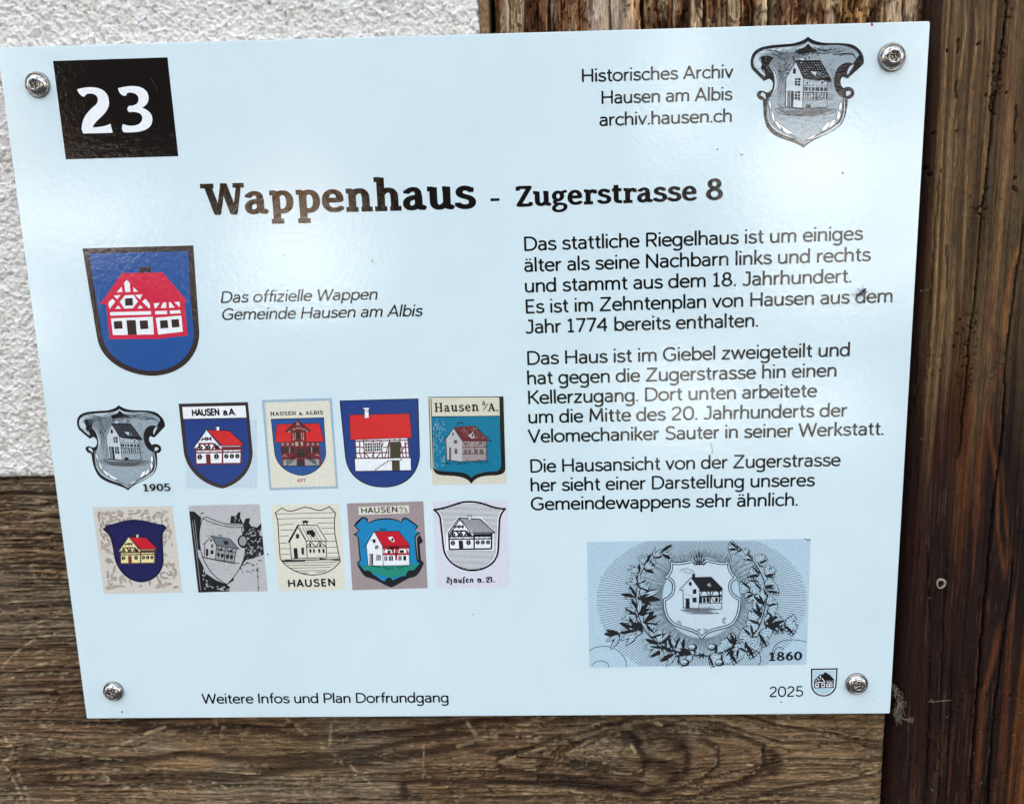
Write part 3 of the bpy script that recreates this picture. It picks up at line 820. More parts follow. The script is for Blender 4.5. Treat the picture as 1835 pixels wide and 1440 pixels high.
# --- pointed blackletter, for one caption only
FRAK = {
    'H': (760, [("M90 560 C150 680 300 700 330 600 C350 520 200 500 190 380 C180 250 300 260 330 330", 1), ("M190 380 C150 260 120 160 60 100 C160 30 260 60 330 120", .9),
                ("M330 440 C420 520 560 500 570 380 L570 40 C560 -60 520 -120 440 -160", 1)]),
    'a': (520, [("M90 380 C160 500 260 480 360 440 L380 100 L450 40", 1), ("M360 440 C180 380 100 300 120 160 L200 60 L360 160", .9)]),
    'u': (520, [("M80 440 L150 380 L150 120 L240 50 L360 150", 1), ("M340 440 L380 380 L380 100 L450 50", 1)]),
    'f': (330, [("M150 -60 L160 560 C180 680 260 680 310 620", 1)]),
    'e': (420, [("M120 380 L120 130 L220 50 L340 130", 1), ("M120 390 L230 460 L320 360 L130 250", .8)]),
    'n': (540, [("M80 420 L150 370 L150 60", 1), ("M150 360 L300 460 L380 370 L380 90 L450 50", 1)]),
    'A': (760, [("M110 420 C60 560 180 690 290 600 C360 530 330 360 200 260 C120 200 90 100 160 50 C240 0 330 40 380 120", 1), ("M380 560 C470 700 570 660 580 560 L590 130 L680 50", 1), ("M300 600 L420 520", .8)]),
    '.': (230, [("M110 30 L110 120", 1)]), ' ': (260, []),
}

GC = {}


def glyph(ch, font, w):
    key = (ch, font, round(w, 1))
    if key in GC: return GC[key]
    if font == 'sans':
        adv, p = SANS[ch]
        V, F = stroke_faces(path(p, 7), w, w, 8) if p else ([], [])
    else:
        adv, parts = (SLAB if font == 'slab' else FRAK)[ch]
        V, F = [], []
        for p, k in parts:
            v, f = stroke_faces(path(p, 7), w * k, w * k * 0.68, 8)
            F += [[i + len(V) for i in q] for q in f]; V += v
    V, F = union(V, F)
    GC[key] = (adv, V, F)
    return GC[key]


def text_shape(s, font='sans', w=74, track=0, slant=0.0):
    V, F = [], []; x = 0.0
    for ch in s:
        adv, v, f = glyph(ch, font, w)
        F += [[i + len(V) for i in q] for q in f]
        V += [(p[0] + x + slant * p[1], p[1]) for p in v]
        x += adv + track
    return V, F


def coat(t, rough=0.05):
    """glossy laminate over the print with a faint orange-peel"""
    t.b.inputs["Roughness"].default_value = rough
    t.b.inputs["IOR"].default_value = 1.75
    a = t.noise(420, 3, 0.5)
    b = t.noise(1700, 3, 0.55)
    n = t.bump(a, 0.13, 0.0004)
    n = t.bump(b, 0.24, 0.00010, n)
    t.l(n, t.b.inputs["Normal"])


INK = {}


def ink(name, col, mott=0.08):
    if name in INK: return INK[name]
    t = NT("ink_" + name)
    c0 = lin(col)
    nz = t.noise(900, 4, 0.6)
    c = t.ramp(nz, [(0.3, tuple(x * (1 - mott) for x in c0)), (0.7, tuple(min(1, x * (1 + mott)) for x in c0))])
    t.l(c, t.b.inputs["Base Color"])
    coat(t)
    INK[name] = t.m
    return t.m


PAL = dict(black=(6, 6, 9), soft=(40, 38, 44), gblack=(24, 26, 31), darkgrey=(66, 70, 78), grey=(120, 130, 138), midblue=(38, 84, 150), navy=(34, 62, 130), deep=(22, 22, 82), deeper=(12, 12, 58),
           red=(206, 44, 72), red2=(208, 44, 48), red3=(196, 20, 42), maroon=(112, 40, 48), brown=(78, 54, 44), darkbrown=(56, 46, 44), white=(236, 242, 246), cream=(222, 222, 206), cream2=(214, 213, 196),
           yellow=(232, 224, 160), paleblue=(196, 216, 228), engr=(152, 168, 178), engr2=(196, 210, 218), engr3=(104, 114, 122), steel=(150, 176, 190), stampblue=(158, 186, 204), linen=(208, 205, 196), taupe=(158, 146, 136), taupe2=(174, 162, 150),
           stone=(186, 188, 190), stone2=(150, 152, 154), teal=(20, 118, 152), teal2=(16, 128, 174), cyan=(24, 132, 186), green=(34, 140, 120), mauve=(158, 146, 148), panel=(178, 206, 222), lav=(214, 218, 232),
           ltblue=(176, 208, 222), crimson=(172, 30, 52), woodgrey=(96, 88, 84), rust=(150, 70, 50), dirt=(90, 96, 100), smudge=(150, 172, 184), olive=(72, 66, 52), pinkred=(214, 60, 74))


class Art:
    """print group lying on the plate; coordinates in any frame, brought to the plate by tf"""
    def __init__(s, name, parent, tf, label=None, base=0.00004):
        s.parent = parent; s.tf = tf; s.lay = base
        s.root = None
        s.open(name, label)

    def open(s, name, label=None):
        s.flush()
        s.name = name; s.lab = label
        s.V = []; s.F = []; s.M = []; s.mats = []

    def flush(s):
        if getattr(s, 'V', None):
            o = link_mesh(s.name, s.V, s.F, [ink(n, PAL[n]) for n in s.mats], None, s.M)
            p = s.root or s.parent
            o.parent = p
            if not s.root:
                o.matrix_parent_inverse = Matrix.Translation(-p.location)
            if s.lab: o["label"] = s.lab
            if not s.root: s.root = o
            s.V = []

    def sub(s, name):
        s.open(name)

    def add(s, V, F, col):
        if not F: return s
        if col not in s.mats: s.mats.append(col)
        P = s.tf(np.array(V, float))
        s.lay += 0.000004
        k = len(s.V)
        s.V += [(p[0], -s.lay, p[1]) for p in P]
        # front faces look towards -y
        for f in F:
            a, b, c = (P[f[0]], P[f[1]], P[f[2]])
            ar = (b[0] - a[0]) * (c[1] - a[1]) - (b[1] - a[1]) * (c[0] - a[0])
            f = f if ar > 0 else f[::-1]
            s.F.append([i + k for i in f]); s.M.append(s.mats.index(col))
        return s

    def fill(s, p, col, n=8):
        V, F = fill(path(p, n))
        return s.add(V, F, col)

    def polys(s, lst, col):
        """several simple outlines given as flat number lists"""
        V, F = [], []
        for q in lst:
            pts = [(q[i], q[i + 1]) for i in range(0, len(q), 2)]
            v, f = fill([(pts, True)])
            F += [[i + len(V) for i in g] for g in f]; V += v
        return s.add(V, F, col)

    def rects(s, lst, col):
        return s.polys([(x0, y0, x1, y0, x1, y1, x0, y1) for x0, y0, x1, y1 in lst], col)

    def line(s, p, w, col, n=8, joint=6, wy=None):
        V, F = stroke_faces(path(p, n), w * 1.2, wy, joint)
        V, F = union(V, F)
        return s.add(V, F, col)

    def raw(s, segs, w, col):
        """many short free strokes"""
        V, F = [], []
        for q in segs:
            pts = [(q[i], q[i + 1]) for i in range(0, len(q), 2)]
            v, f = stroke_faces([(pts, False)], w * 1.2, None, 0)
            F += [[i + len(V) for i in g] for g in f]; V += v
        V, F = union(V, F)
        return s.add(V, F, col)

    def text(s, txt, p0, p1, cap, font='sans', w=74, track=0, slant=0.0, col='black'):
        """letters set on the line p0-p1 (art coordinates); cap = cap height in art units"""
        V, F = text_shape(txt, font, w, track, slant)
        if not V: return s
        xs = [v[0] for v in V]
        x0, x1 = min(xs), max(xs)
        u = s.updir(p0)
        q = s.tf(np.array([p0, p1, (p0[0] + u[0] * cap, p0[1] + u[1] * cap)], float))
        d = q[1] - q[0]
        L = math.hypot(*d)
        e = d / L
        k = math.hypot(*(q[2] - q[0])) / 700.0
        W = [tuple(q[0] + e * (L * (x - x0) / (x1 - x0)) + np.array((-e[1], e[0])) * y * k) for x, y in V]
        tf, s.tf = s.tf, (lambda P: P)
        s.add(W, F, col)
        s.tf = tf
        return s

    def updir(s, p):
        return s._up(p) if hasattr(s, '_up') else (0.0, -1.0)


def crop(ox, oy, sc):
    """frame of an enlarged view of the photograph -> plate coordinates"""
    def tf(P):
        return rays(P / sc + np.array([ox, oy]), 0.0)
    return tf


def crop_up(ox, oy, sc):
    def up(p):
        a = np.array([[p[0] / sc + ox, p[1] / sc + oy]])
        q = rays(a, 0.0)[0]
        # image direction of plate-up, length one unit of cap height
        P1 = project(q[0], q[1] + 0.002); P0 = project(q[0], q[1])
        d = np.array(P1) - np.array(P0)
        d = d / abs(d[1])
        return d[0], d[1]
    return up


def project(x, z, y=0.0):
    v = RW @ (np.array([x, z, -y]) - CP)
    return CX + FPX * v[0] / v[2], CY + FPX * v[1] / v[2]


def photo_art(name, parent, ox, oy, sc, label=None):
    a = Art(name, parent, crop(ox, oy, sc), label)
    a._up = crop_up(ox, oy, sc)
    return a
# ------------------------------------------------------------------ the sign
SW, SH = 0.350, 0.350 / 1.2547
PT = 0.0028                                     # thickness of the plate
sign = empty("information_sign", (0, 0, -SH / 2), "glossy white information plate with black number 23, coats of arms and German text", "sign")


def child(o, parent=None):
    parent = parent or sign
    o.parent = parent
    if parent is sign:
        o.matrix_parent_inverse = Matrix.Translation(-sign.location)
    return o


t = NT("white_laminate")
nz = t.noise(14, 4, 0.55)
nf = t.noise(60, 5, 0.6)
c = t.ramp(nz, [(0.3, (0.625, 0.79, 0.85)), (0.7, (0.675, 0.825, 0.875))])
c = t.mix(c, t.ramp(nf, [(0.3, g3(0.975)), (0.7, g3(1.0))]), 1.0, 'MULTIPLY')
t.l(c, t.b.inputs["Base Color"])
coat(t)
M_plate = t.m
t = NT("plate_core")
t.b.inputs["Base Color"].default_value = (0.85, 0.86, 0.88, 1)
t.b.inputs["Roughness"].default_value = 0.5
M_core = t.m

bm = bmesh.new()
bmesh.ops.create_cube(bm, size=1)
for v in bm.verts:
    v.co = Vector((v.co.x * SW, (v.co.y + 0.5) * PT, v.co.z * SH))
bmesh.ops.bevel(bm, geom=bm.edges[:], offset=0.0003, segments=2, affect='EDGES')
me = bpy.data.meshes.new("plate")
bm.to_mesh(me); bm.free()
me.materials.append(M_plate); me.materials.append(M_core)
for p in me.polygons:
    p.material_index = 0 if p.normal.y < -0.5 else 1
plate = bpy.data.objects.new("plate", me); COL.objects.link(plate); child(plate)

# --- number panel
A = photo_art("number_panel", sign, 0, 0, 3.989, "black square panel with the number 23")
A.fill("M379 437 L1197 411 L1275 1117 L471 1140 Z", 'black')
A.sub("digit")
A.fill("M552 640 C640 612 780 610 780 735 C780 820 680 850 663 912 C700 910 760 905 790 885 L806 948 C800 952 740 952 595 955 L584 925 C586 830 640 790 690 745 C715 700 690 668 640 670 C620 672 610 678 607 690 C590 700 560 670 552 640 Z", 'white', 10)
A.sub("digit")
A.fill("M844 632 C920 608 1050 600 1062 690 C1066 735 1040 760 1015 772 C1070 790 1094 820 1089 870 C1075 945 970 950 885 947 C870 930 870 905 880 888 C930 910 1010 905 1018 850 C1022 805 970 798 925 802 C908 795 905 770 925 758 C970 758 995 740 990 700 C985 668 935 655 908 668 C905 675 905 680 900 686 C870 690 848 660 844 632 Z", 'white', 10)
A.flush()
A = photo_art("scratch_mark", sign, 0, 0, 3.989)
A.lay = 0.00013
A.line("M1080 562 L1105 600 L1130 655", 2.4, 'darkgrey').flush()

# --- headline
T = photo_art("title_text", sign, 0, 0, 1.0)
T.text("Wappenhaus", (363.5, 385.5), (853.8, 373.6), 55.5, 'slab', 172).flush()
T = photo_art("hyphen", sign, 0, 0, 1.0)
T.text("-", (879.3, 367.8), (895.6, 367.2), 27, 'slab', 190).flush()
T = photo_art("address_text", sign, 0, 0, 1.0)
T.text("Zugerstrasse", (925.3, 370.6), (1248.8, 359.4), 36.5, 'slab', 168)
T.text("8", (1264.8, 358.9), (1295.6, 358.0), 38.5, 'slab', 168).flush()

# --- body text: three paragraphs
PARA = [[("Das stattliche Riegelhaus ist um einiges", 939.6, 449.6, 1546.6, 430), ("\u00e4lter als seine Nachbarn links und rechts", 939.6, 487.3, 1560.4, 467.7),
         ("und stammt aus dem 18. Jahrhundert.", 940.8, 524.2, 1525.4, 506.1), ("Es ist im Zehntenplan von Hausen aus dem", 942.4, 561.5, 1599.2, 541.5),
         ("Jahr 1774 bereits enthalten.", 942, 597.6, 1358.3, 585.4)],
        [("Das Haus ist im Giebel zweigeteilt und", 945.1, 653.6, 1522.7, 638), ("hat gegen die Zugerstrasse hin einen", 945, 688.9, 1498.8, 674.6),
         ("Kellerzugang. Dort unten arbeitete", 946.7, 723.8, 1464.2, 711), ("um die Mitte des 20. Jahrhunderts der", 947, 758.3, 1517.6, 746),
         ("Velomechaniker Sauter in seiner Werkstatt.", 945.9, 793, 1583.1, 778.9)],
        [("Die Hausansicht von der Zugerstrasse", 950.6, 846.4, 1506.2, 834.6), ("her sieht einer Darstellung unseres", 951, 880.2, 1460.3, 870.7),
         ("Gemeindewappens sehr \u00e4hnlich.", 951.4, 913.9, 1429.3, 905.7)]]
for para in PARA:
    T = photo_art("paragraph_text", sign, 0, 0, 1.0)
    for s_, x0, y0, x1, y1 in para:
        T.text(s_, (x0, y0), (x1, y1), 25.2 - (y0 - 450) * 0.0040, 'sans', 99)
    T.flush()
T = photo_art("archive_text", sign, 0, 0, 1.0)
for s_, x0, y0, x1, y1 in [("Historisches Archiv", 1042.8, 147.6, 1314.4, 139.6), ("Hausen am Albis", 1078, 186.6, 1312.8, 179.6), ("archiv.hausen.ch", 1074.2, 226.2, 1311.4, 218.7)]:
    T.text(s_, (x0, y0), (x1, y1), 23.6, 'sans', 98)
T.flush()
T = photo_art("caption_text", sign, 0, 0, 1.0)
T.text("Das offizielle Wappen", (395.9, 542.8), (677.5, 536.6), 20.6, 'sans', 92, 0, 0.2)
T.text("Gemeinde Hausen am Albis", (398.8, 573.3), (758.4, 566.3), 20.6, 'sans', 92, 0, 0.2).flush()
T = photo_art("footer_text", sign, 0, 0, 1.0)
T.text("Weitere Infos und Plan Dorfrundgang", (362.3, 1259.9), (804.1, 1257.6), 17.6, 'sans', 100).flush()
T = photo_art("year_text", sign, 0, 0, 1.0)
T.text("2025", (1379, 1248.2), (1439.2, 1246.9), 18.6, 'sans', 90).flush()

# --- the official coat of arms
A = photo_art("coat_of_arms", sign, 100, 420, 4.5875, "large blue shield with a red and white half-timbered house")
A.fill("M219 115 L1131 90 L1163 560 L1180 800 C1184 1010 1020 1162 785 1162 C560 1150 370 1030 340 850 Z", 'darkbrown', 14)
A.fill("M272 158 L1088 137 L1110 560 L1138 800 C1138 980 1000 1122 785 1122 C580 1115 400 990 378 820 Z", 'midblue', 14)
A.sub("chimney")
A.polys([(684, 268, 779, 265, 787, 330, 692, 330)], 'darkbrown').polys([(722, 302, 750, 301, 752, 316, 723, 316)], 'midblue')
A.sub("house")
A.fill("M545 318 L878 312 L1080 545 L1058 552 L1083 830 L960 842 L850 858 L445 860 L412 572 L362 575 Z", 'red')
A.sub("infill_panels")
A.fill("M582 374 C600 385 606 395 608 410 L614 472 L572 474 L563 400 Z", 'white')
A.polys([(541, 430, 550, 472, 502, 476), (637, 432, 676, 470, 640, 472), (477, 502, 533, 498, 505, 534), (650, 497, 711, 493, 694, 535),
         (468, 529, 490, 551, 443, 613, 433, 575, 440, 550), (736, 528, 772, 570, 776, 606, 766, 606, 710, 552),
         (513, 584, 538, 609, 488, 612), (695, 581, 718, 605, 672, 608), (570, 500, 640, 497, 676, 552, 634, 606, 565, 610, 527, 553),
         (807, 566, 855, 563, 826, 606, 814, 608), (882, 560, 908, 558, 909, 604, 864, 605), (930, 557, 943, 557, 978, 601, 933, 603), (974, 556, 1018, 553, 1020, 598),
         (447, 639, 783, 630, 784, 658, 449, 667), (816, 631, 914, 626, 916, 654, 818, 657), (938, 627, 1023, 622, 1027, 647, 940, 652),
         (455, 690, 797, 676, 807, 821, 470, 827), (822, 685, 1032, 666, 1045, 799, 842, 822)], 'white')
A.sub("openings")
A.polys([(569, 526, 631, 522, 636, 583, 572, 586), (477, 714, 544, 710, 551, 773, 481, 777), (581, 705, 657, 703, 667, 823, 593, 825),
         (689, 709, 755, 705, 763, 775, 696, 779), (856, 708, 919, 702, 926, 768, 861, 773), (950, 699, 1011, 695, 1018, 760, 956, 766)], 'darkbrown')
A.flush()


# --- engraved crest (twice: as the archive's mark and as the 1905 picture)
def crest(name, tf, up, label, seed=3):
    rg = random.Random(seed)
    A = Art(name, sign, tf, label)
    A._up = up
    OUT = "M665 207 C690 228 730 250 800 257 C900 262 1010 250 1058 290 C1105 328 1122 372 1115 425 C1090 450 1040 495 985 545 L945 530 C918 560 925 590 950 622 C975 607 1010 608 1030 630 C1048 655 1040 690 1010 705 L985 710 C985 780 975 850 940 905 C880 990 700 1020 630 1105 C560 1040 410 1045 345 955 C298 880 305 780 303 720 C275 718 250 700 252 668 C262 638 300 635 325 655 C350 660 378 640 382 600 C384 572 375 555 350 546 L310 565 L215 472 C193 430 196 370 235 325 C285 270 420 275 540 262 C600 250 635 235 665 207 Z"
    A.fill(OUT, 'gblack', 10)
    IN = "M665 240 C705 278 770 280 860 273 C950 270 1035 290 1072 340 C1090 372 1088 398 1075 415 L1030 432 C1000 405 945 415 910 462 C872 512 866 580 888 630 C902 668 935 690 950 690 C955 760 948 850 912 895 C860 970 700 1005 632 1072 C570 1010 420 985 365 905 C328 850 338 760 340 700 C385 690 418 640 418 580 C416 520 400 465 345 445 L300 440 L325 520 L300 520 L232 455 C212 420 222 370 255 340 C320 290 430 295 545 283 C610 272 645 262 665 240 Z"
    A.fill(IN, 'engr', 10)
    A.sub("relief_shading")
    A.fill("M300 362 C380 350 450 345 560 322 L640 292 L665 250 L690 292 L760 330 C700 350 640 360 600 372 L545 400 L490 490 L462 545 C440 600 430 520 410 470 C380 430 330 440 300 430 C285 400 285 370 300 362 Z", 'grey')
    A.fill("M278 372 C320 350 380 360 395 380 C360 400 350 430 352 448 C320 440 300 470 305 505 C290 460 270 440 285 420 C290 400 285 385 278 372 Z", 'gblack')
    A.fill("M665 252 L690 292 L745 322 C700 335 640 345 590 350 L560 322 L640 292 Z", 'gblack')
    A.fill("M1000 420 C950 412 905 440 885 500 C868 560 885 640 925 690 C930 660 905 620 905 580 C905 540 930 520 960 520 L1010 460 C1040 430 1020 425 1000 420 Z", 'gblack')
    A.fill("M1085 345 C1110 390 1105 420 1078 430 L990 520 C975 500 1010 450 1045 400 Z", 'gblack')
    # stippling
    A.raw([(x, y, x + rg.uniform(-9, 9), y + rg.uniform(4, 12)) for x, y in [(rg.uniform(410, 850), rg.uniform(380, 860)) for _ in range(420)]], 2.6, 'engr3')
    A.raw([(x, y, x + rg.uniform(3, 14), y + rg.uniform(-6, 6)) for x, y in [(rg.uniform(320, 540), rg.uniform(352, 470)) for _ in range(70)]], 3, 'engr')
    A.raw([(x, y, x + rg.uniform(-8, 8), y + rg.uniform(-6, 6)) for x, y in [(rg.gauss(640, 85), rg.gauss(925, 42)) for _ in range(140)]], 3, 'engr2')
    A.raw([(x, y, x + rg.uniform(-8, 8), y + rg.uniform(-8, 8)) for x, y in [(rg.gauss(640, 100), rg.gauss(900, 60)) for _ in range(90)]], 2.4, 'engr3')
    A.raw([(x, y, x + rg.uniform(-14, 6), y + rg.uniform(6, 14)) for x, y in [(rg.uniform(430, 600), rg.uniform(340, 520)) for _ in range(110)] + [(rg.uniform(560, 760), rg.uniform(300, 400)) for _ in range(90)]], 3.4, 'gblack')
    A.sub("scrollwork")
    A.fill("M248 455 C215 430 222 360 265 330 C330 300 440 300 548 288 C540 308 470 315 420 325 C340 335 280 345 262 385 C258 410 285 400 292 430 C295 460 265 475 248 455 Z", 'engr2')
    A.fill("M665 246 C650 270 620 288 560 302 C610 306 650 288 665 262 C690 292 740 300 780 292 C740 285 690 280 665 246 Z", 'engr2')
    A.fill("M258 478 L278 470 L325 520 L312 530 Z", 'engr2')
    A.fill("M1040 430 L1010 440 C985 470 975 495 985 515 Z", 'engr2')
    A.fill("M345 445 C395 470 425 530 424 600 C418 660 392 690 352 705 C390 660 402 610 396 550 C392 500 375 468 345 445 Z", 'engr2')
    A.fill("M300 690 C280 690 275 665 300 655 C322 668 330 690 322 712 Z", 'engr2').fill("M972 660 C975 640 1005 640 1012 660 C1012 680 985 680 972 690 Z", 'engr2')
    A.fill("M945 700 C965 740 958 850 925 895 C870 955 720 1000 634 1062 C560 1005 430 980 375 905 C345 860 345 760 352 712 C336 730 325 790 338 868 C360 960 450 1000 560 1030 L632 1080 L700 1032 C800 995 900 960 938 890 C968 830 966 760 958 700 Z", 'engr2')
    A.line("M350 700 C345 800 350 850 375 900 C430 970 560 1000 632 1058 C710 1000 850 960 912 890 C942 850 950 770 948 700", 4, 'gblack')
    for pts in ["M352 712 C372 740 376 770 362 800 C350 770 346 740 352 712 Z", "M372 800 C400 840 400 870 392 900 C370 870 366 835 372 800 Z", "M395 880 C440 900 452 930 450 960 C415 940 400 910 395 880 Z",
                "M430 900 C470 930 490 955 540 975 C545 1000 500 995 470 975 Z", "M930 730 C950 750 945 790 920 810 C905 780 915 750 930 730 Z", "M915 800 C935 830 930 860 905 885 C890 855 900 825 915 800 Z",
                "M880 870 C890 900 870 930 835 945 C830 915 850 885 880 870 Z", "M838 885 C850 930 820 960 770 972 C780 940 800 910 838 885 Z", "M735 995 C700 1000 670 1015 650 1040 C690 1035 715 1020 735 995 Z"]:
        A.fill(pts, 'white').line(pts, 3, 'gblack')
    for pts in ["M330 318 C380 312 420 330 470 345 M400 315 C430 330 445 350 452 372 M370 345 C400 350 430 360 445 385", "M750 320 C800 305 850 330 890 300 M800 340 C850 320 900 345 950 318 M860 350 C900 360 960 330 1020 345 C1040 360 1050 375 1058 395",
                "M740 300 C790 330 830 330 850 300 M920 365 C960 335 1000 350 1040 352 M720 330 C760 345 780 335 800 345"]:
        A.line(pts, 4.5, 'gblack')
    A.line("M425 470 C445 520 440 600 420 650 M448 470 C465 540 458 620 430 700", 2.4, 'darkgrey')
    A.line(IN, 3, 'gblack')
    A.raw([(x, y, x + rg.uniform(-26, -8), y + rg.uniform(4, 14)) for x, y in [(rg.uniform(720, 1040), rg.uniform(285, 345)) for _ in range(60)] + [(rg.uniform(270, 520), rg.uniform(300, 345)) for _ in range(40)]], 2.4, 'engr3')
    A.raw([(x, y, x + rg.uniform(-4, 4), y + rg.uniform(8, 20)) for x, y in [(rg.uniform(840, 885), rg.uniform(380, 760)) for _ in range(50)] + [(rg.uniform(425, 480), rg.uniform(520, 800)) for _ in range(60)]], 2.4, 'engr3')
    A.sub("house")
    A.fill("M565 408 L627 540 L620 785 L482 770 L488 540 Z", 'engr2')
    A.fill("M627 540 L820 572 L818 778 L620 785 Z", 'engr')
    A.fill("M550 400 L765 398 L858 560 L848 572 L820 572 L640 548 L627 540 L565 412 Z", 'gblack')
    A.raw([(580 + i * 22 + j * 9, 418 + j * 18, 590 + i * 22 + j * 9, 421 + j * 18) for i in range(9) for j in range(7) if 418 + j * 18 < 548], 4.5, 'grey')
    A.fill("M685 486 L735 492 L722 524 Z", 'engr2').line("M735 492 L755 495 L752 525 L722 524", 4, 'grey')
    A.rects([(606, 380, 632, 398)], 'engr2')
    A.line("M565 408 L488 540 L482 770 L620 785 L627 540 Z M488 535 L460 552 M627 540 L565 408 M818 575 L818 778 L620 785", 4, 'gblack')
    A.polys([(545, 470, 556, 458, 567, 470, 565, 506, 543, 504), (560, 545, 605, 540, 602, 604, 558, 600), (560, 648, 602, 646, 600, 720, 556, 714), (500, 645, 550, 645, 545, 778, 498, 770)], 'gblack')
    A.line("M580 545 L578 602 M560 562 L604 562 M560 582 L603 582 M580 650 L578 718 M558 670 L600 670 M558 692 L600 692 M512 650 L510 770 M526 650 L522 772", 3.5, 'engr2')
    A.polys([(632, 604, 818, 606, 818, 716, 622, 720)], 'darkgrey')
    A.line("M722 575 L718 720 M628 610 L818 614 M626 648 L818 650 M628 580 L816 584 M640 548 L632 600 M700 560 L680 602 M740 602 L770 565 M800 575 L812 604 M668 610 L664 650 M690 612 L690 650 M760 612 L758 650 M790 614 L790 650", 5, 'engr2')
    A.rects([(632, 664, 658, 716), (670, 664, 698, 716), (742, 662, 764, 712), (776, 664, 808, 712), (648, 566, 668, 596), (768, 562, 790, 594)], 'engr2')
    A.rects([(638, 670, 653, 684), (638, 690, 653, 710), (676, 670, 692, 684), (676, 690, 692, 710), (748, 668, 760, 706), (782, 668, 802, 684), (782, 690, 802, 708), (652, 572, 664, 592), (772, 568, 786, 590), (646, 756, 686, 782)], 'gblack')
    A.sub("ground_line")
    A.line("M395 790 C460 770 560 785 640 792 C740 796 830 780 890 792 C905 810 860 830 760 838 C660 850 520 845 440 826 C410 815 395 805 395 790", 3.6, 'darkgrey')
    for k in range(7):
        y = 798 + k * 6
        A.line(f"M{420 + k * 14} {y} C520 {y + 8} 700 {y + 10} {880 - k * 20} {y - 2}", 2.6, 'darkgrey' if k % 2 else 'olive')
    A.flush()


tfL = crop(1300, 20, 4.5)
crest("archive_crest", tfL, crop_up(1300, 20, 4.5), "large grey engraved crest with a gabled house, upper right of the plate")
# the same engraving, smaller, first in the upper row
qa = tfL(np.array([[200, 470], [1118, 400], [665, 207], [630, 1105]], float))
tq = crop(120, 700, 4.5875)
qb = tq(np.array([[85, 290], [805, 262], [424, 118], [510, 818]], float))
kx = (qb[1, 0] - qb[0, 0]) / (qa[1, 0] - qa[0, 0]); kz = (qb[2, 1] - qb[3, 1]) / (qa[2, 1] - qa[3, 1])


def tfS(P):
    q = tfL(P)
    return np.stack([qb[0, 0] + (q[:, 0] - qa[0, 0]) * kx, qb[3, 1] + (q[:, 1] - qa[3, 1]) * kz], 1)


crest("engraved_crest", tfS, crop_up(120, 700, 4.5875), "small grey engraved crest above the date 1905", 5)
T = photo_art("date_text", sign, 0, 0, 1.0)
T.lay = 0.0004
T.text("1905", (257.8, 879.6), (306.6, 878.6), 13.3, 'slab', 160).flush()


# --- half-timbered house drawings shared by three of the shields
def timber_house(A, c, wall_c, beam, roof, win):
    """c maps unit frame (0..100 wide, 0..75 high, y down) to art coordinates"""
    def P(q): return [v for i in range(0, len(q), 2) for v in c(q[i], q[i + 1])]

    def S(lst): return [P(q) for q in lst]
    A.sub("house")
    A.polys(S([(4, 36, 26, 2, 52, 36, 94, 36, 94, 73, 4, 73)]), wall_c)
    A.polys(S([(55, 37, 94, 37, 94, 43, 55, 43)]), beam)
    wpx = abs(c(100, 0)[0] - c(0, 0)[0]) / 100.0
    A.raw(S([(4, 36, 4, 73), (94, 36, 94, 73), (57, 40, 57, 73), (4, 43, 94, 43), (4, 48.5, 94, 48.5), (4, 72.5, 94, 72.5), (10, 30, 40, 30), (14, 30, 6, 43), (22, 43, 32, 30),
             (30, 43, 20, 30), (44, 30, 36, 43), (38, 30, 50, 43), (18, 20, 34, 20), (52, 43, 46, 33), (34, 24, 34, 16), (17, 24, 17, 18)]), 2.6 * wpx, beam)
    A.raw(S([(9, 46, 13, 46), (20, 46, 30, 46), (36, 46, 46, 46), (60, 46, 66, 46), (70, 46, 76, 46), (80, 46, 86, 46)]), 2.2 * wpx, wall_c)
    A.sub("openings")
    for x, y, w, h in [(10, 34, 8, 8), (25, 34, 9, 8), (41, 34, 8, 8), (22, 16, 8, 8), (7, 52, 10, 11), (40, 51, 10, 12), (60, 52, 9, 10), (71, 52, 9, 10), (82, 52, 9, 10)]:
        cx, cy = c(x + w / 2, y + h / 2)
        k = abs(c(x + w, 0)[0] - c(x, 0)[0]) / 2 * 0.95
        k2 = math.hypot(*(np.array(c(x, y + h)) - np.array(c(x, y)))) / 2
        A.fill(f"E {cx} {cy} {k} {k2}", win, 4)
    A.raw(S([(12, 54, 12, 61), (45, 53, 45, 61), (64.5, 54, 64.5, 60), (75.5, 54, 75.5, 60), (86.5, 54, 86.5, 60), (14, 36, 14, 40), (29.5, 36, 29.5, 40), (26, 18, 26, 22)]), 1.2 * wpx, 'stone2')
    A.polys(S([(24, 52, 33, 52, 34, 73, 25, 73)]), 'maroon' if roof != 'none' else win)
    A.sub("roof")
    if roof == 'none':
        A.polys(S([(26, 0, 70, 3, 100, 35, 55, 35)]), 'white')
        A.raw(S([(29 + i * 2.1, 2, 57 + i * 2.2, 35) for i in range(20)]), 0.8 * wpx, win)
        A.raw(S([(26, 0, 70, 3), (70, 3, 100, 35), (100, 35, 52, 35), (52, 35, 26, 0), (26, 0, 2, 36), (28, 3, 5, 38)]), 1.8 * wpx, win)
    else:
        A.polys(S([(27, 1, 70, 4, 100, 34, 56, 35)]), roof)
        A.raw(S([(25, 1, 0, 37), (27, 1, 56, 35), (56, 35, 100, 34.5), (70, 4, 100, 34), (27, 1, 70, 4)]), 1.1 * wpx, win)
        A.raw(S([(27, 3.5, 2, 38.5)]), 1.2 * wpx, wall_c)
    A.polys(S([(44, -5, 52, -5, 51, 3, 45, 2.5)]), wall_c)
    A.raw(S([(43, -5, 53, -5), (45, -4, 45.5, 2), (51, -4, 51, 3)]), 1.0 * wpx, win)


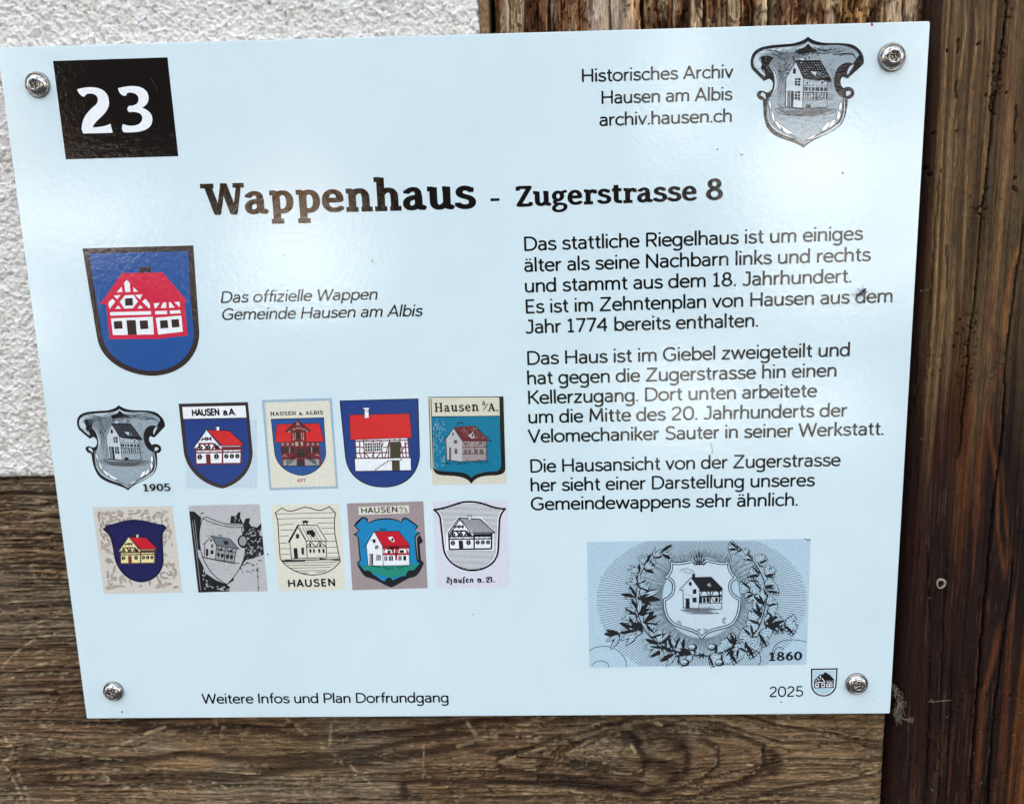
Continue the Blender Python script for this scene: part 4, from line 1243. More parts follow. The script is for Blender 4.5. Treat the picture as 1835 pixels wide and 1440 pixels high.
def frame4(p00, p10, p01, p11, W=100.0, H=75.0):
    p00, p10, p01, p11 = map(np.array, (p00, p10, p01, p11))

    def c(x, y):
        u, v = x / W, y / H
        q = p00 * (1 - u) * (1 - v) + p10 * u * (1 - v) + p01 * (1 - u) * v + p11 * u * v
        return float(q[0]), float(q[1])
    return c


# --- upper row, second: framed shield lettered HAUSEN a.A.
A = photo_art("coat_of_arms", sign, 120, 700, 4.5875, "blue shield with a red roofed house under the lettering HAUSEN a.A.")
A.fill("M985 235 L1560 240 L1562 800 L980 800 Z", 'paleblue')
A.fill("M918 106 L1488 92 L1527 500 C1528 640 1440 760 1280 803 C1100 770 980 640 960 500 Z", 'darkbrown', 12)
A.fill("M962 237 L1476 230 L1500 500 C1502 620 1420 730 1280 775 C1130 740 1010 620 988 500 Z", 'navy', 12)
A.fill("M948 133 L1466 121 L1476 219 L958 230 Z", 'white')
A.sub("lettering"); A.text("HAUSEN", (1030, 206), (1256, 200), 53, 'sans', 190); A.sub("lettering"); A.text("a.A.", (1284, 200), (1394, 197), 50, 'sans', 180)
timber_house(A, frame4((1035, 318), (1465, 308), (1045, 612), (1455, 606)), 'white', 'maroon', 'red2', 'gblack')
A.flush()

# --- upper row, third: postage stamp
A = photo_art("stamp_picture", sign, 460, 700, 3.989, "postage stamp picture lettered HAUSEN a. ALBIS with a red roofed house on blue")
A.fill("M36 65 L538 52 L583 697 L93 710 Z", 'stampblue')
A.fill("M55 82 L523 68 L568 682 L105 695 Z", 'cream')
n = []
for a, b in [((55, 82), (523, 68)), ((523, 68), (568, 682)), ((568, 682), (105, 695)), ((105, 695), (55, 82))]:
    k = 26 if a[0] in (55, 568) else 34
    n += [(a[0] + (b[0] - a[0]) * (i + .5) / k, a[1] + (b[1] - a[1]) * (i + .5) / k) for i in range(k)]
V, F = [], []
for cx_, cy_ in n:
    F.append(list(range(len(V), len(V) + 6)))
    V += [(cx_ + 5 * math.cos(q), cy_ + 5 * math.sin(q)) for q in [math.pi * 2 * j / 6 for j in range(6)]]
A.add(V, F, 'stampblue')
A.sub("shield")
A.fill("M101 200 L481 189 L497 455 C480 545 400 603 322 606 C230 600 140 540 126 440 Z", 'gblack', 12)
A.fill("M107 205 L477 194 L493 455 C476 540 400 597 322 601 C235 595 146 535 131 440 Z", 'midblue', 12)
A.sub("roof")
A.fill("M143 238 L449 232 L481 362 L133 368 Z", 'red2').line("M143 238 L449 232 L481 362 L133 368 Z", 3, 'darkbrown')
A.sub("house")
A.fill("M168 370 L452 364 L462 534 L184 536 Z", 'maroon')
A.fill("M294 208 L385 285 L368 296 L352 288 L356 368 L250 368 L246 296 L222 300 L205 288 Z", 'maroon')
A.line("M294 208 L385 285 L368 290 L294 226 L222 296 L205 288 Z", 4, 'darkbrown')
A.rects([(172, 402, 232, 442), (242, 405, 270, 445), (350, 402, 388, 445), (400, 400, 445, 440), (284, 290, 312, 345), (290, 412, 340, 472)], 'darkbrown')
A.polys([(222, 296, 238, 280, 240, 296), (352, 276, 368, 290, 355, 292), (275, 365, 297, 365, 298, 395, 278, 395), (315, 362, 330, 362, 331, 392, 317, 392)], 'taupe2')
A.raw([(178 + i * 36, 382, 186 + i * 36, 372, 194 + i * 36, 382, 186 + i * 36, 390, 178 + i * 36, 382) for i in (0, 1, 2, 5, 6, 7)] + [(255 + i * 24, 268 - abs(i - 1.5) * -8, 266 + i * 24, 256 + abs(i - 1.5) * 8, 275 + i * 24, 268 + abs(i - 1.5) * 8) for i in range(4)] +
      [(260, 300, 262, 355), (334, 296, 336, 350), (275, 300, 276, 345), (320, 296, 322, 345), (282, 246, 294, 234, 306, 246), (284, 222, 304, 240), (262, 350, 275, 342), (325, 342, 340, 352),
       (185, 470, 200, 458, 215, 470), (420, 462, 434, 452, 446, 466), (235, 402, 236, 445), (392, 400, 394, 442)], 4, 'taupe2')
A.sub("stairs")
A.polys([(190, 492, 286, 486, 286, 534, 190, 534), (344, 486, 446, 488, 448, 530, 346, 534)], 'stone2')
A.fill("M294 534 L294 498 C300 482 332 482 340 498 L341 534 Z", 'darkbrown')
A.line("M210 505 L278 452 L350 450 L424 500 M214 516 L278 466 L350 464 L426 514 M222 532 L222 518 L240 518 L240 504 L258 504 L258 490 L276 488 M420 528 L418 514 L400 514 L398 502 L380 500 L378 488 L360 486", 4.5, 'gblack')
A.line("M184 536 L462 534", 4, 'gblack')
A.sub("lettering"); A.text("HAUSEN", (99, 176), (283, 172), 26, 'slab', 170, 60); A.sub("lettering"); A.text("a.", (304, 172), (332, 171), 26, 'slab', 170); A.sub("lettering"); A.text("ALBIS", (350, 170), (475, 167), 26, 'slab', 170, 60)
A.sub("lettering"); A.text("497", (290, 651), (352, 650), 25, 'slab', 130, 20, 0, 'crimson').flush()

# --- upper row, fourth: plain blue shield with a long red roof
A = photo_art("coat_of_arms", sign, 460, 700, 3.989, "blue shield with a long red roof and a white stair in front")
A.fill("M592 69 L1156 54 L1167 470 C1150 620 1040 690 910 690 C770 690 650 620 632 470 Z", 'gblack', 14)
A.fill("M600 75 L1150 60 L1160 470 C1144 612 1036 683 910 683 C775 683 658 612 640 470 Z", 'navy', 14)
A.sub("house")
A.polys([(703, 346, 1084, 338, 1092, 480, 712, 486)], 'white')
A.sub("timber_frame")
A.line("M703 346 L712 486 M1080 338 L1092 480 M706 360 L1084 352 M712 482 L1092 476 M736 362 L736 404 M708 402 L770 404 M708 446 L948 440 M764 346 L772 484 M832 350 L836 484 M886 350 L900 480 M950 346 L940 480 M1024 340 L1026 478 M1060 362 L1070 478", 7, 'maroon')
A.line("M738 410 L734 444 M738 450 L750 484 M776 446 L806 480 M838 446 L822 470 M850 484 L884 446 M904 366 L896 400 M946 366 L916 478 M902 404 L940 402 M1028 370 L1048 478 M1076 370 L1030 440 M1028 404 L1080 402 M1028 444 L1088 440 M780 350 L800 362 M860 350 L880 360 M980 346 L1000 356", 6, 'maroon')
A.sub("openings")
A.polys([(770, 370, 826, 368, 830, 436, 774, 438), (834, 368, 886, 366, 890, 432, 838, 434)], 'darkbrown')
A.line("M772 372 L826 370 L828 432 L776 434 Z M838 370 L886 368 L888 430 L840 432 Z M790 371 L793 433 M808 371 L811 432 M774 392 L827 390 M775 413 L828 411 M854 370 L856 431 M870 369 L873 430 M838 390 L887 388 M839 411 L888 409", 3, 'white')
A.polys([(952, 364, 1022, 361, 1022, 480, 954, 480)], 'olive')
A.sub("stairs")
A.fill("M700 484 L1102 478 L1106 568 L704 574 Z", 'white').line("M700 484 L1102 478 L1106 568 L704 574 Z", 4, 'gblack')
A.polys([(966, 498, 1022, 498, 1024, 568, 968, 570)], 'olive')
A.line("M1034 484 L1036 496 L946 498 L934 500 L934 512 L910 514 L910 528 L888 530 L888 542 L868 543 L868 556 L850 557 L850 571", 4, 'gblack')
A.sub("roof")
A.fill("M664 172 L1092 162 L1110 334 L671 350 Z", 'red2').line("M664 172 L1092 162 L1110 334 L671 350 Z", 3.4, 'darkbrown')
A.sub("chimney")
A.polys([(768, 128, 800, 128, 803, 192, 771, 194)], 'white').rects([(762, 120, 804, 129)], 'white')
A.line("M762 120 L804 120 M770 130 L772 193 M801 130 L803 192 M776 134 L777 150 M786 134 L787 150 M796 134 L796 150", 2.6, 'gblack').flush()

# --- upper row, fifth: old print lettered Hausen a/A.
A = photo_art("coat_of_arms", sign, 460, 700, 3.989, "old colour print lettered Hausen a/A. with a white house on teal")
A.fill("M1222 46 L1764 42 L1788 662 L1258 672 Z", 'cream2')
A.fill("M1734 44 L1764 44 L1778 560 C1776 590 1740 602 1700 604 C1600 605 1560 620 1535 664 C1508 620 1450 606 1340 604 C1290 600 1270 590 1262 560 L1262 545 C1290 575 1330 575 1400 576 C1470 578 1520 595 1535 620 C1560 590 1610 578 1700 574 C1730 572 1742 560 1744 530 Z", 'gblack')
A.sub("shield")
A.fill("M1250 182 L1736 178 L1748 530 C1746 560 1728 572 1690 576 C1600 578 1556 592 1536 622 C1516 592 1470 578 1390 577 C1320 576 1282 568 1268 545 Z", 'teal', 10)
rg = random.Random(4)
A.raw([(x, y, x + rg.uniform(-5, 5), y + rg.uniform(6, 22)) for x, y in [(rg.uniform(1262, 1345), rg.uniform(200, 540)) for _ in range(60)]], 3, 'steel')
A.raw([(x, y, x + rg.uniform(-10, 10), y + rg.uniform(-8, 8)) for x, y in [(rg.uniform(1280, 1735), rg.uniform(195, 560)) for _ in range(120)]], 3, 'teal2')
A.raw([(x, y, x + rg.uniform(10, 40), y + rg.uniform(-3, 3)) for x, y in [(rg.uniform(1350, 1640), rg.uniform(500, 522)) for _ in range(26)]], 3, 'gblack')
A.sub("house")
A.fill("M1352 350 L1406 270 L1466 356 L1468 504 L1360 494 Z", 'stone').fill("M1466 356 L1642 358 L1644 496 L1468 506 Z", 'mauve')
A.fill("M1410 258 L1556 248 L1658 352 L1640 362 L1470 358 Z", 'maroon')
A.raw([(x, y, x + rg.uniform(3, 12), y + rg.uniform(-2, 3)) for x, y in [(rg.uniform(1440, 1570) + k * 9, 262 + k * 11) for k in range(8) for _ in range(8)]], 3, 'mauve')
A.raw([(x, y, x + rg.uniform(3, 12), y + rg.uniform(-2, 3)) for x, y in [(rg.uniform(1440, 1570) + k * 9, 262 + k * 11) for k in range(8) for _ in range(5)]], 3, 'gblack')
A.fill("M1512 318 L1545 296 L1560 334 L1535 338 Z", 'stone').rects([(1536, 308, 1548, 328)], 'gblack')
A.line("M1406 268 L1336 358 M1352 350 L1360 494 L1468 506 L1644 496 L1642 358 M1410 258 L1470 358 L1680 358 L1556 248 M1436 250 L1438 228 L1474 226 L1474 246 M1468 404 L1642 402 M1470 450 L1642 448", 3.4, 'gblack')
A.rects([(1398, 298, 1408, 320), (1410, 350, 1432, 376), (1415, 414, 1434, 450), (1376, 404, 1390, 494), (1484, 420, 1504, 446), (1514, 420, 1532, 446), (1560, 418, 1580, 446), (1594, 418, 1620, 446), (1490, 368, 1510, 384), (1590, 366, 1612, 384)], 'woodgrey')
A.line("M1478 362 L1496 400 M1530 362 L1512 400 M1560 362 L1558 448 M1576 400 L1596 366 M1620 366 L1638 400 M1500 486 L1508 502 M1580 486 L1590 500", 4, 'maroon')
A.line("M1222 46 L1764 42 M1246 56 L1262 560 M1232 60 L1246 560 M1250 184 L1736 180", 4, 'gblack')
A.sub("lettering"); A.text("Hausen", (1274, 152), (1588, 144), 66, 'slab', 140, 60); A.sub("lettering"); A.text("a", (1612, 104), (1636, 104), 44, 'slab', 110); A.sub("lettering"); A.text("A.", (1652, 146), (1726, 145), 62, 'slab', 140)
A.line("M1622 138 L1654 88", 4, 'gblack').flush()

# --- lower row, first: navy shield in a linen frame of leaves
A = photo_art("coat_of_arms", sign, 150, 880, 4.959, "dark navy shield with a yellow walled house framed by beige leaves")
A.fill("M78 142 L788 128 L878 898 L180 908 Z", 'linen')
A.sub("leaf_border")
rg = random.Random(8)


def leaf_pts(x, y, a, L, w):
    ca, sa = math.cos(a), math.sin(a)
    pts = []
    for u, v in [(0, 0), (.25, .42), (.55, .5), (.85, .25), (1, 0), (.85, -.25), (.55, -.5), (.25, -.42)]:
        pts.append((x + ca * u * L - sa * v * w, y + sa * u * L + ca * v * w))
    return pts


def leaf_set(A, lst, col):
    V, F = [], []
    for q in lst:
        F.append(list(range(len(V), len(V) + 8))); V += leaf_pts(*q)
    V, F = union(V, F)
    A.add(V, F, col)


SHP = [(440, 250), (590, 285), (710, 300), (735, 330), (700, 420), (712, 600), (700, 700), (620, 790), (510, 808), (380, 780), (290, 680), (260, 500), (235, 400), (175, 340), (200, 300), (330, 270)]


def inside(x, y, poly):
    c = False; j = len(poly) - 1
    for i in range(len(poly)):
        if (poly[i][1] > y) != (poly[j][1] > y) and x < (poly[j][0] - poly[i][0]) * (y - poly[i][1]) / (poly[j][1] - poly[i][1]) + poly[i][0]:
            c = not c
        j = i
    return c


L1, L2 = [], []
for i in range(330):
    v = rg.uniform(0.05, 0.95); u = rg.uniform(0.05, 0.94)
    x = 78 + 105 * v + u * 706; y = 140 + v * 760 - u * 12
    if inside(x, y, SHP): continue
    a = math.atan2(y - 530, x - 470) + rg.uniform(-1.1, 1.1)
    if u < 0.09 or u > 0.90: a = rg.choice((1.45, -1.7)) + rg.uniform(-.3, .3)
    if v < 0.09 or v > 0.91: a = rg.choice((0, math.pi)) + rg.uniform(-.3, .3)
    (L1 if i % 2 else L2).append((x - 24 * math.cos(a), y - 24 * math.sin(a), a, rg.uniform(44, 66), rg.uniform(17, 26)))
leaf_set(A, L1, 'taupe'); leaf_set(A, L2, 'taupe2')
A.sub("shield")
A.fill("M172 342 L200 298 C280 290 340 255 440 249 C560 250 620 292 712 294 L740 325 C715 350 702 372 702 410 L712 600 C716 720 620 806 510 808 C380 800 290 690 272 580 C258 500 250 440 230 400 C215 370 195 358 172 342 Z", 'deeper', 10)
A.fill("M205 325 L220 305 C300 295 350 265 440 260 C560 262 620 300 704 305 L715 322 C690 345 680 372 680 415 L690 600 C690 700 610 785 510 788 C400 782 315 690 296 580 C280 500 272 440 255 400 C245 370 225 340 205 325 Z", 'deep', 10)
A.line("M215 325 C300 318 360 285 440 280 C550 284 620 318 700 322", 5, 'deeper')
timber_house(A, frame4((308, 402), (662, 396), (316, 650), (650, 644)), 'yellow', 'brown', 'red3', 'gblack')
A.flush()

# --- lower row, second: black and white etching
A = photo_art("etching_picture", sign, 150, 880, 4.959, "black and white etching of a tilted shield with dark foliage on both sides")
A.fill("M930 126 L1562 112 L1635 886 L1016 898 Z", 'stone')
A.sub("dark_foliage")
rg = random.Random(12)
A.polys([(938, 175, 985, 180, 1045, 232, 1038, 300, 1035, 520, 1010, 520, 1075, 896, 1020, 897, 975, 500)], 'gblack')
A.polys([(1010, 560, 1050, 640, 1090, 730, 1180, 790, 1270, 825, 1300, 850, 1290, 888, 1040, 896)], 'gblack')
A.fill("M1418 290 L1440 240 L1480 236 L1470 280 L1490 310 L1540 320 L1578 282 L1580 330 L1560 380 L1590 400 L1602 560 L1520 590 L1440 610 L1380 700 L1330 740 L1335 790 L1280 825 L1275 790 L1330 745 L1400 640 L1440 560 L1436 500 L1400 500 L1370 450 L1378 410 L1410 388 L1425 350 Z", 'gblack')
A.fill("M1300 285 L1310 215 L1350 220 L1378 182 L1395 190 L1390 230 L1405 260 L1420 290 Z", 'gblack')
lf = []
for i in range(170):
    x, y = rg.choice([(rg.uniform(1400, 1600), rg.uniform(290, 600)), (rg.uniform(1030, 1290), rg.uniform(700, 890)), (rg.uniform(945, 1040), rg.uniform(180, 300)), (rg.uniform(1380, 1560), rg.uniform(600, 710))])
    lf.append((x, y, rg.uniform(-0.9, 1.2), rg.uniform(16, 50), rg.uniform(5, 12)))
leaf_set(A, [q for i, q in enumerate(lf) if i % 3 == 0 and not (q[0] < 1300 and q[1] < 760 + (q[0] - 1030) * .3 and q[1] > 400)], 'gblack')
leaf_set(A, [(rg.uniform(1425, 1570), rg.uniform(330, 590), rg.uniform(-0.9, 0.9), rg.uniform(16, 34), rg.uniform(5, 9)) for _ in range(46)] + [(rg.uniform(1050, 1090), rg.uniform(680, 870), rg.uniform(0.4, 1.8), rg.uniform(16, 30), rg.uniform(5, 9)) for _ in range(14)] + [(rg.uniform(1110, 1270), rg.uniform(835, 880), rg.uniform(-.6, .6), rg.uniform(16, 30), rg.uniform(5, 9)) for _ in range(14)] + [(rg.uniform(1325, 1395), rg.uniform(225, 280), rg.uniform(-1.6, -.6), rg.uniform(12, 22), 6) for _ in range(5)], 'stone')
leaf_set(A, [(rg.uniform(1425, 1570), rg.uniform(330, 590), rg.uniform(-0.9, 0.9), rg.uniform(12, 26), rg.uniform(4, 7)) for _ in range(40)], 'grey')
A.line('M965 260 L1000 520 L1040 880 M985 250 L1015 520', 4, 'stone2')
A.raw([(1542, 690, 1548, 760, 1552, 886), (1538, 760, 1560, 750), (1545, 860, 1566, 850)], 4, 'gblack')
A.raw([(x, y, x + rg.uniform(10, 40), y + rg.uniform(-3, 3)) for x, y in [(rg.uniform(960, 1540), rg.uniform(130, 175)) for _ in range(30)]], 1.6, 'stone2')
A.sub("shield")
A.fill("M1060 238 L1092 226 C1180 270 1300 310 1420 296 L1425 318 L1405 320 C1400 350 1420 370 1410 388 C1378 400 1365 425 1375 460 C1388 490 1410 505 1436 498 C1445 600 1380 720 1275 825 C1150 770 1060 640 1036 500 C1020 400 1030 300 1060 238 Z", 'stone', 10)
A.line("M1060 238 L1092 226 C1180 270 1300 310 1420 296 L1425 318 C1300 325 1170 300 1060 240 M1405 320 C1400 350 1420 370 1410 388 C1378 400 1365 425 1375 460 C1388 490 1410 505 1436 498 C1445 600 1380 720 1275 825 C1150 770 1060 640 1036 500 C1020 400 1030 300 1060 238", 6, 'gblack')
A.fill("E 1415 440 36 46", 'stone2', 5).line("E 1415 440 36 46", 5, 'gblack', 5)
A.raw([(x, y, x + rg.uniform(16, 60), y + rg.uniform(-4, 6)) for x, y in [(rg.uniform(1060, 1340), rg.uniform(270, 400)) for _ in range(60)] + [(rg.uniform(1100, 1330), rg.uniform(620, 740)) for _ in range(30)]], 2.0, 'stone2')
A.sub("house")
A.fill("M1135 398 L1300 420 L1382 512 L1180 478 Z", 'engr3')
A.fill("M1180 478 L1358 512 L1340 632 L1172 604 Z", 'stone2')
A.line("M1078 460 L1135 398 L1180 478 L1172 604 L1072 584 L1078 460 L1058 468 M1135 395 L1300 420 L1382 512 L1180 478 M1358 510 L1338 632 L1172 604 M1260 494 L1250 618 M1180 512 L1356 540 M1176 556 L1348 582 M1196 384 L1230 392 L1228 408 M1050 584 L1110 592 L1250 622 L1384 638", 5, 'gblack')
A.line("M1190 484 L1200 520 M1230 490 L1216 524 M1270 498 L1290 530 M1330 506 L1300 536 M1200 520 L1198 550 M1290 530 L1288 570 M1320 510 L1318 580 M1210 385 L1214 404", 5, 'gblack')
A.rects([(1126, 424, 1138, 446), (1134, 468, 1150, 498), (1128, 522, 1154, 556), (1086, 510, 1108, 574), (1190, 548, 1206, 580), (1222, 552, 1244, 586), (1266, 560, 1290, 596), (1302, 566, 1326, 600), (1210, 508, 1232, 528), (1298, 520, 1316, 540)], 'gblack')
A.polys([(1238, 440, 1282, 436, 1290, 470, 1256, 474)], 'gblack')
A.raw([(1090 + i * 22, 592 + i * 4, 1104 + i * 22, 600 + i * 4) for i in range(12)], 5, 'gblack')
A.flush()

# --- lower row, third: pen drawing lettered HAUSEN
A = photo_art("pen_drawing", sign, 460, 880, 3.904, "simple ink drawing on cream paper with a house above hand lettered HAUSEN")
A.fill("M103 95 L576 86 L622 686 L154 698 Z", 'cream')
A.sub("shield")
A.line("M130 150 L176 116 C230 160 280 125 325 112 C370 105 420 140 455 132 L508 106 L552 152 C545 180 540 230 548 300 L570 420 L585 488 C540 555 460 588 380 584 C290 580 200 530 165 470 C158 380 152 300 148 200 Z", 5.5, 'gblack')
hl = [(133, 158, 545, 148), (150, 192, 548, 184), (155, 234, 260, 228), (422, 222, 548, 218), (168, 270, 256, 268), (450, 258, 548, 256), (160, 312, 224, 310), (470, 298, 546, 296), (162, 362, 214, 360), (496, 350, 560, 348),
      (166, 400, 234, 400), (490, 392, 562, 388), (170, 440, 238, 440), (494, 430, 566, 428), (496, 462, 578, 460), (186, 500, 560, 494), (212, 518, 540, 512), (225, 536, 520, 530), (270, 556, 490, 552), (300, 572, 360, 570), (410, 568, 480, 560)]
A.raw(hl, 3.2, 'gblack')
A.raw([(170, 484, 578, 474), (180, 490, 340, 486), (200, 478, 280, 482), (440, 470, 576, 482)], 6, 'gblack')
A.sub("house")
A.polys([(286, 232, 300, 232, 232, 358, 216, 356)], 'gblack')
A.line("M232 358 L244 470 L490 462 L484 350 L346 346 L354 466 M282 240 L346 346 M290 236 L424 236 L492 348 L346 346 M346 390 L484 386 M348 386 L376 352 L416 388 L440 352 L484 384", 4.5, 'gblack')
A.raw([(300 + i * 20, 250, 345 + i * 22, 340) for i in range(6)], 3, 'gblack')
A.raw([(330, 208, 330, 236), (350, 208, 352, 236)], 6, 'gblack')
A.polys([(318, 208, 340, 202, 364, 208, 358, 220, 322, 220), (348, 276, 386, 268, 412, 290, 404, 318, 388, 320, 374, 300, 352, 302), (274, 298, 296, 298, 298, 328, 276, 328), (258, 396, 284, 396, 290, 470, 264, 472), (312, 394, 330, 392, 332, 440, 316, 440),
         (368, 402, 382, 402, 384, 428, 370, 428), (394, 402, 406, 402, 408, 428, 396, 428), (430, 402, 444, 402, 446, 428, 432, 428), (460, 402, 474, 402, 476, 430, 462, 430), (368, 366, 382, 364, 380, 388, 370, 388), (438, 366, 452, 366, 450, 386, 438, 386)], 'gblack')
A.sub("lettering"); A.text("HAUSEN", (222, 668), (551, 660), 50, 'sans', 150, 110).flush()

# --- lower row, fourth: blue cartouche lettered HAUSEN a/A
A = photo_art("coat_of_arms", sign, 460, 880, 3.904, "bright blue scrolled shield with a white house and red roof on mauve ground")
A.fill("M631 84 L1166 69 L1196 676 L670 690 Z", 'mauve')
A.fill("M712 108 L1064 97 L1068 152 L716 165 Z", 'cream')
A.fill("M1140 300 L1164 350 L1140 370 L1150 480 L1170 498 C1150 560 1120 600 1090 600 C1040 610 1000 650 940 672 C880 650 830 610 770 600 C740 590 720 540 700 510 L730 530 L1130 480 L1120 330 Z", 'gblack')
A.sub("shield")
A.fill("M738 178 C770 178 790 195 772 210 L790 216 C830 180 960 175 1012 212 C1010 185 1040 172 1060 190 C1090 210 1110 225 1132 245 L1110 272 C1120 285 1135 285 1150 290 C1130 300 1112 310 1112 330 L1128 485 L1158 498 C1140 530 1120 545 1100 562 C1060 548 1045 575 1052 598 C1000 600 980 620 952 640 C945 600 910 605 905 640 C860 640 840 600 806 590 C800 560 770 560 750 568 L700 500 L720 480 L706 325 C700 310 685 305 672 300 C690 295 700 285 712 272 L680 240 C690 215 715 195 738 178 Z", 'gblack', 10)
A.fill("M742 190 C765 190 775 200 764 208 L790 224 C830 190 960 184 1018 220 C1020 195 1040 185 1056 200 L1120 246 L1104 268 L1130 290 C1110 300 1103 315 1103 330 L1118 488 L1142 502 L1098 552 C1060 542 1040 560 1042 590 C1000 592 975 610 950 622 C940 592 905 598 896 628 C870 625 840 590 812 580 C800 550 770 550 755 556 L712 502 L730 482 L715 325 L696 300 L722 270 L692 242 Z", 'cyan', 10)
A.sub("lawn")
A.fill("M735 518 C850 524 1000 526 1118 506 L1138 504 L1098 550 C1060 545 1048 562 1044 588 C1000 590 975 600 952 605 C900 590 850 588 812 574 C800 552 775 550 757 554 L722 512 Z", 'green')
A.raw([(800, 522, 860, 530), (880, 532, 960, 536), (980, 530, 1060, 524), (900, 545, 930, 547), (990, 545, 1010, 540)], 3.5, 'gblack')
A.sub("house")
A.fill("M822 282 L880 382 L886 520 L780 518 L768 380 Z", 'white').fill("M880 382 L1066 380 L1070 516 L886 520 Z", 'white')
A.polys([(882, 384, 1064, 382, 1066, 400, 884, 404), (884, 430, 1066, 430, 1066, 444, 884, 446), (966, 384, 982, 384, 984, 480, 970, 480), (886, 404, 900, 404, 890, 432), (930, 388, 960, 388, 962, 430, 952, 430), (1000, 390, 990, 430, 984, 430, 984, 390), (1040, 388, 1062, 420, 1064, 430, 1050, 430)], 'crimson')
A.sub("roof")
A.fill("M828 282 L992 278 L1074 378 L880 384 Z", 'red3').fill("M918 322 L950 314 L966 350 L948 354 Z", 'white')
A.rects([(942, 326, 956, 348)], 'gblack')
A.sub("outline")
A.line("M822 280 L752 388 M768 380 L780 518 L886 520 L880 382 L822 280 L992 278 L1074 380 L880 384 M1066 380 L1070 516 L886 520 M866 270 L902 264 L904 276 M796 345 L810 340 M786 440 L800 446", 3.6, 'gblack')
A.rects([(862, 262, 900, 268), (812, 334, 832, 360), (828, 378, 852, 402), (790, 436, 814, 514), (838, 444, 868, 482), (894, 452, 914, 484), (926, 450, 954, 484), (992, 450, 1014, 482), (1026, 450, 1046, 482), (912, 394, 940, 406), (916, 412, 936, 430), (1000, 410, 1030, 428)], 'gblack')
A.line("M846 446 L848 482 M858 446 L858 482 M904 452 L904 484 M940 452 L940 484 M1003 452 L1003 482 M798 440 L800 512 M830 382 L850 398", 3, 'white')
A.sub("lettering"); A.text("HAUSEN", (733, 152), (986, 144), 38, 'sans', 120, 60); A.sub("lettering"); A.text("a", (998, 122), (1016, 122), 22, 'sans', 90); A.sub("lettering"); A.text("A", (1032, 148), (1060, 147), 34, 'slab', 100)
A.line("M1008 148 L1036 104", 3.4, 'gblack').flush()

# --- lower row, fifth: black line cut with blackletter caption
A = photo_art("line_cut_picture", sign, 460, 880, 3.904, "black and white line cut shield over a blackletter caption Hausen a. A.")
A.fill("M1232 70 L1752 58 L1772 672 L1256 682 Z", 'lav')
A.sub("shield")
SH_ = "M1240 128 C1320 120 1380 90 1440 76 C1500 68 1560 75 1620 98 C1660 115 1700 122 1738 122 C1712 150 1700 175 1698 210 L1690 400 C1690 500 1600 550 1510 552 C1400 550 1320 480 1308 400 L1286 200 C1282 165 1265 145 1240 128 Z"
A.fill(SH_, 'white', 10)


def span(y):
    pts = path(SH_, 10)[0][0]; xs_ = []
    for i in range(len(pts)):
        a, b = pts[i], pts[(i + 1) % len(pts)]
        if (a[1] > y) != (b[1] > y): xs_.append(a[0] + (y - a[1]) / (b[1] - a[1]) * (b[0] - a[0]))
    return (min(xs_), max(xs_)) if len(xs_) > 1 else None


hs = []
y = 92
while y < 546:
    sp = span(y)
    if sp:
        a, b = sp[0] + 14, sp[1] - 14
        if 178 < y < 412:
            k = max(0, (290 - y) * 0.75)
            l_ = 1330 + k; r_ = 1650 - max(0, (280 - y) * 0.95) + (4 if y < 290 else 0)
            if a < l_: hs.append((a, y, l_ - 6, y - 0))
            if r_ < b: hs.append((r_ + 10, y, b, y - 2))
        elif a < b:
            hs.append((a, y, b, y - 3))
    y += 8.4
A.raw(hs, 2.8, 'gblack')
A.line(SH_, 11, 'black', 10)
timber_house(A, frame4((1325, 186), (1668, 184), (1336, 414), (1662, 408)), 'white', 'gblack', 'none', 'gblack')
A.sub("lettering"); A.text("Haufen", (1326, 642), (1518, 638), 44, 'frak', 150, -10); A.sub("lettering"); A.text("a.", (1542, 638), (1592, 637), 42, 'frak', 150); A.sub("lettering"); A.text("A.", (1604, 637), (1668, 636), 42, 'frak', 150).flush()

# --- the 1860 engraving
A = photo_art("engraving_picture", sign, 1040, 950, 4.170, "wide pale blue engraving dated 1860, a house shield inside a leaf wreath")
A.fill("M50 85 L1720 62 L1690 1002 L68 1024 Z", 'panel')
A.sub("rays")
rg = random.Random(21)
seg = []
CXe, CYe = 905, 500
for i in range(250):
    a = 2 * math.pi * i / 250
    ca, sa = math.cos(a), math.sin(a)
    r1 = 1 / math.sqrt((ca / 790) ** 2 + (sa / (500 if sa < 0 else 640)) ** 2) * rg.uniform(0.985, 1.0)
    r0 = 1 / math.sqrt((ca / 290) ** 2 + (sa / 300) ** 2)
    # stay inside the picture
    yb = (1010 - CYe) / sa if sa > 0 else (80 - CYe) / sa if sa < 0 else 1e9
    r1 = min(r1, abs(yb))
    if abs(ca) > 0.01: r1 = min(r1, abs(((1685 if ca > 0 else 75) - CXe) / ca))
    if r1 > r0: seg.append((CXe + ca * r0, CYe + sa * r0, CXe + ca * r1, CYe + sa * r1))
A.raw(seg, 2.8, 'gblack')
A.raw([(x0 + (x1 - x0) * .02, y0 + (y1 - y0) * .02, x0 + (x1 - x0) * rg.uniform(.25, .5), y0 + (y1 - y0) * rg.uniform(.25, .5)) for x0, y0, x1, y1 in
       [(a[0] + 4, a[1] + 4, a[2] + 6, a[3] + 6) for a in seg]], 1.4, 'darkgrey')
A.sub("corner_scroll")
A.fill("M66 900 C110 860 240 850 300 910 C335 945 350 985 340 1020 L68 1024 Z", 'panel')
A.line("M66 900 C110 855 230 845 290 905 C330 940 350 980 343 1020 M85 1010 C100 970 170 960 200 990 C215 1005 215 1015 212 1022", 4, 'gblack')
A.sub("corner_scroll")
A.line("M1435 905 C1450 830 1540 790 1690 832 M1520 890 C1490 850 1440 880 1450 920 M1340 920 C1350 960 1350 990 1330 1004", 4, 'gblack')
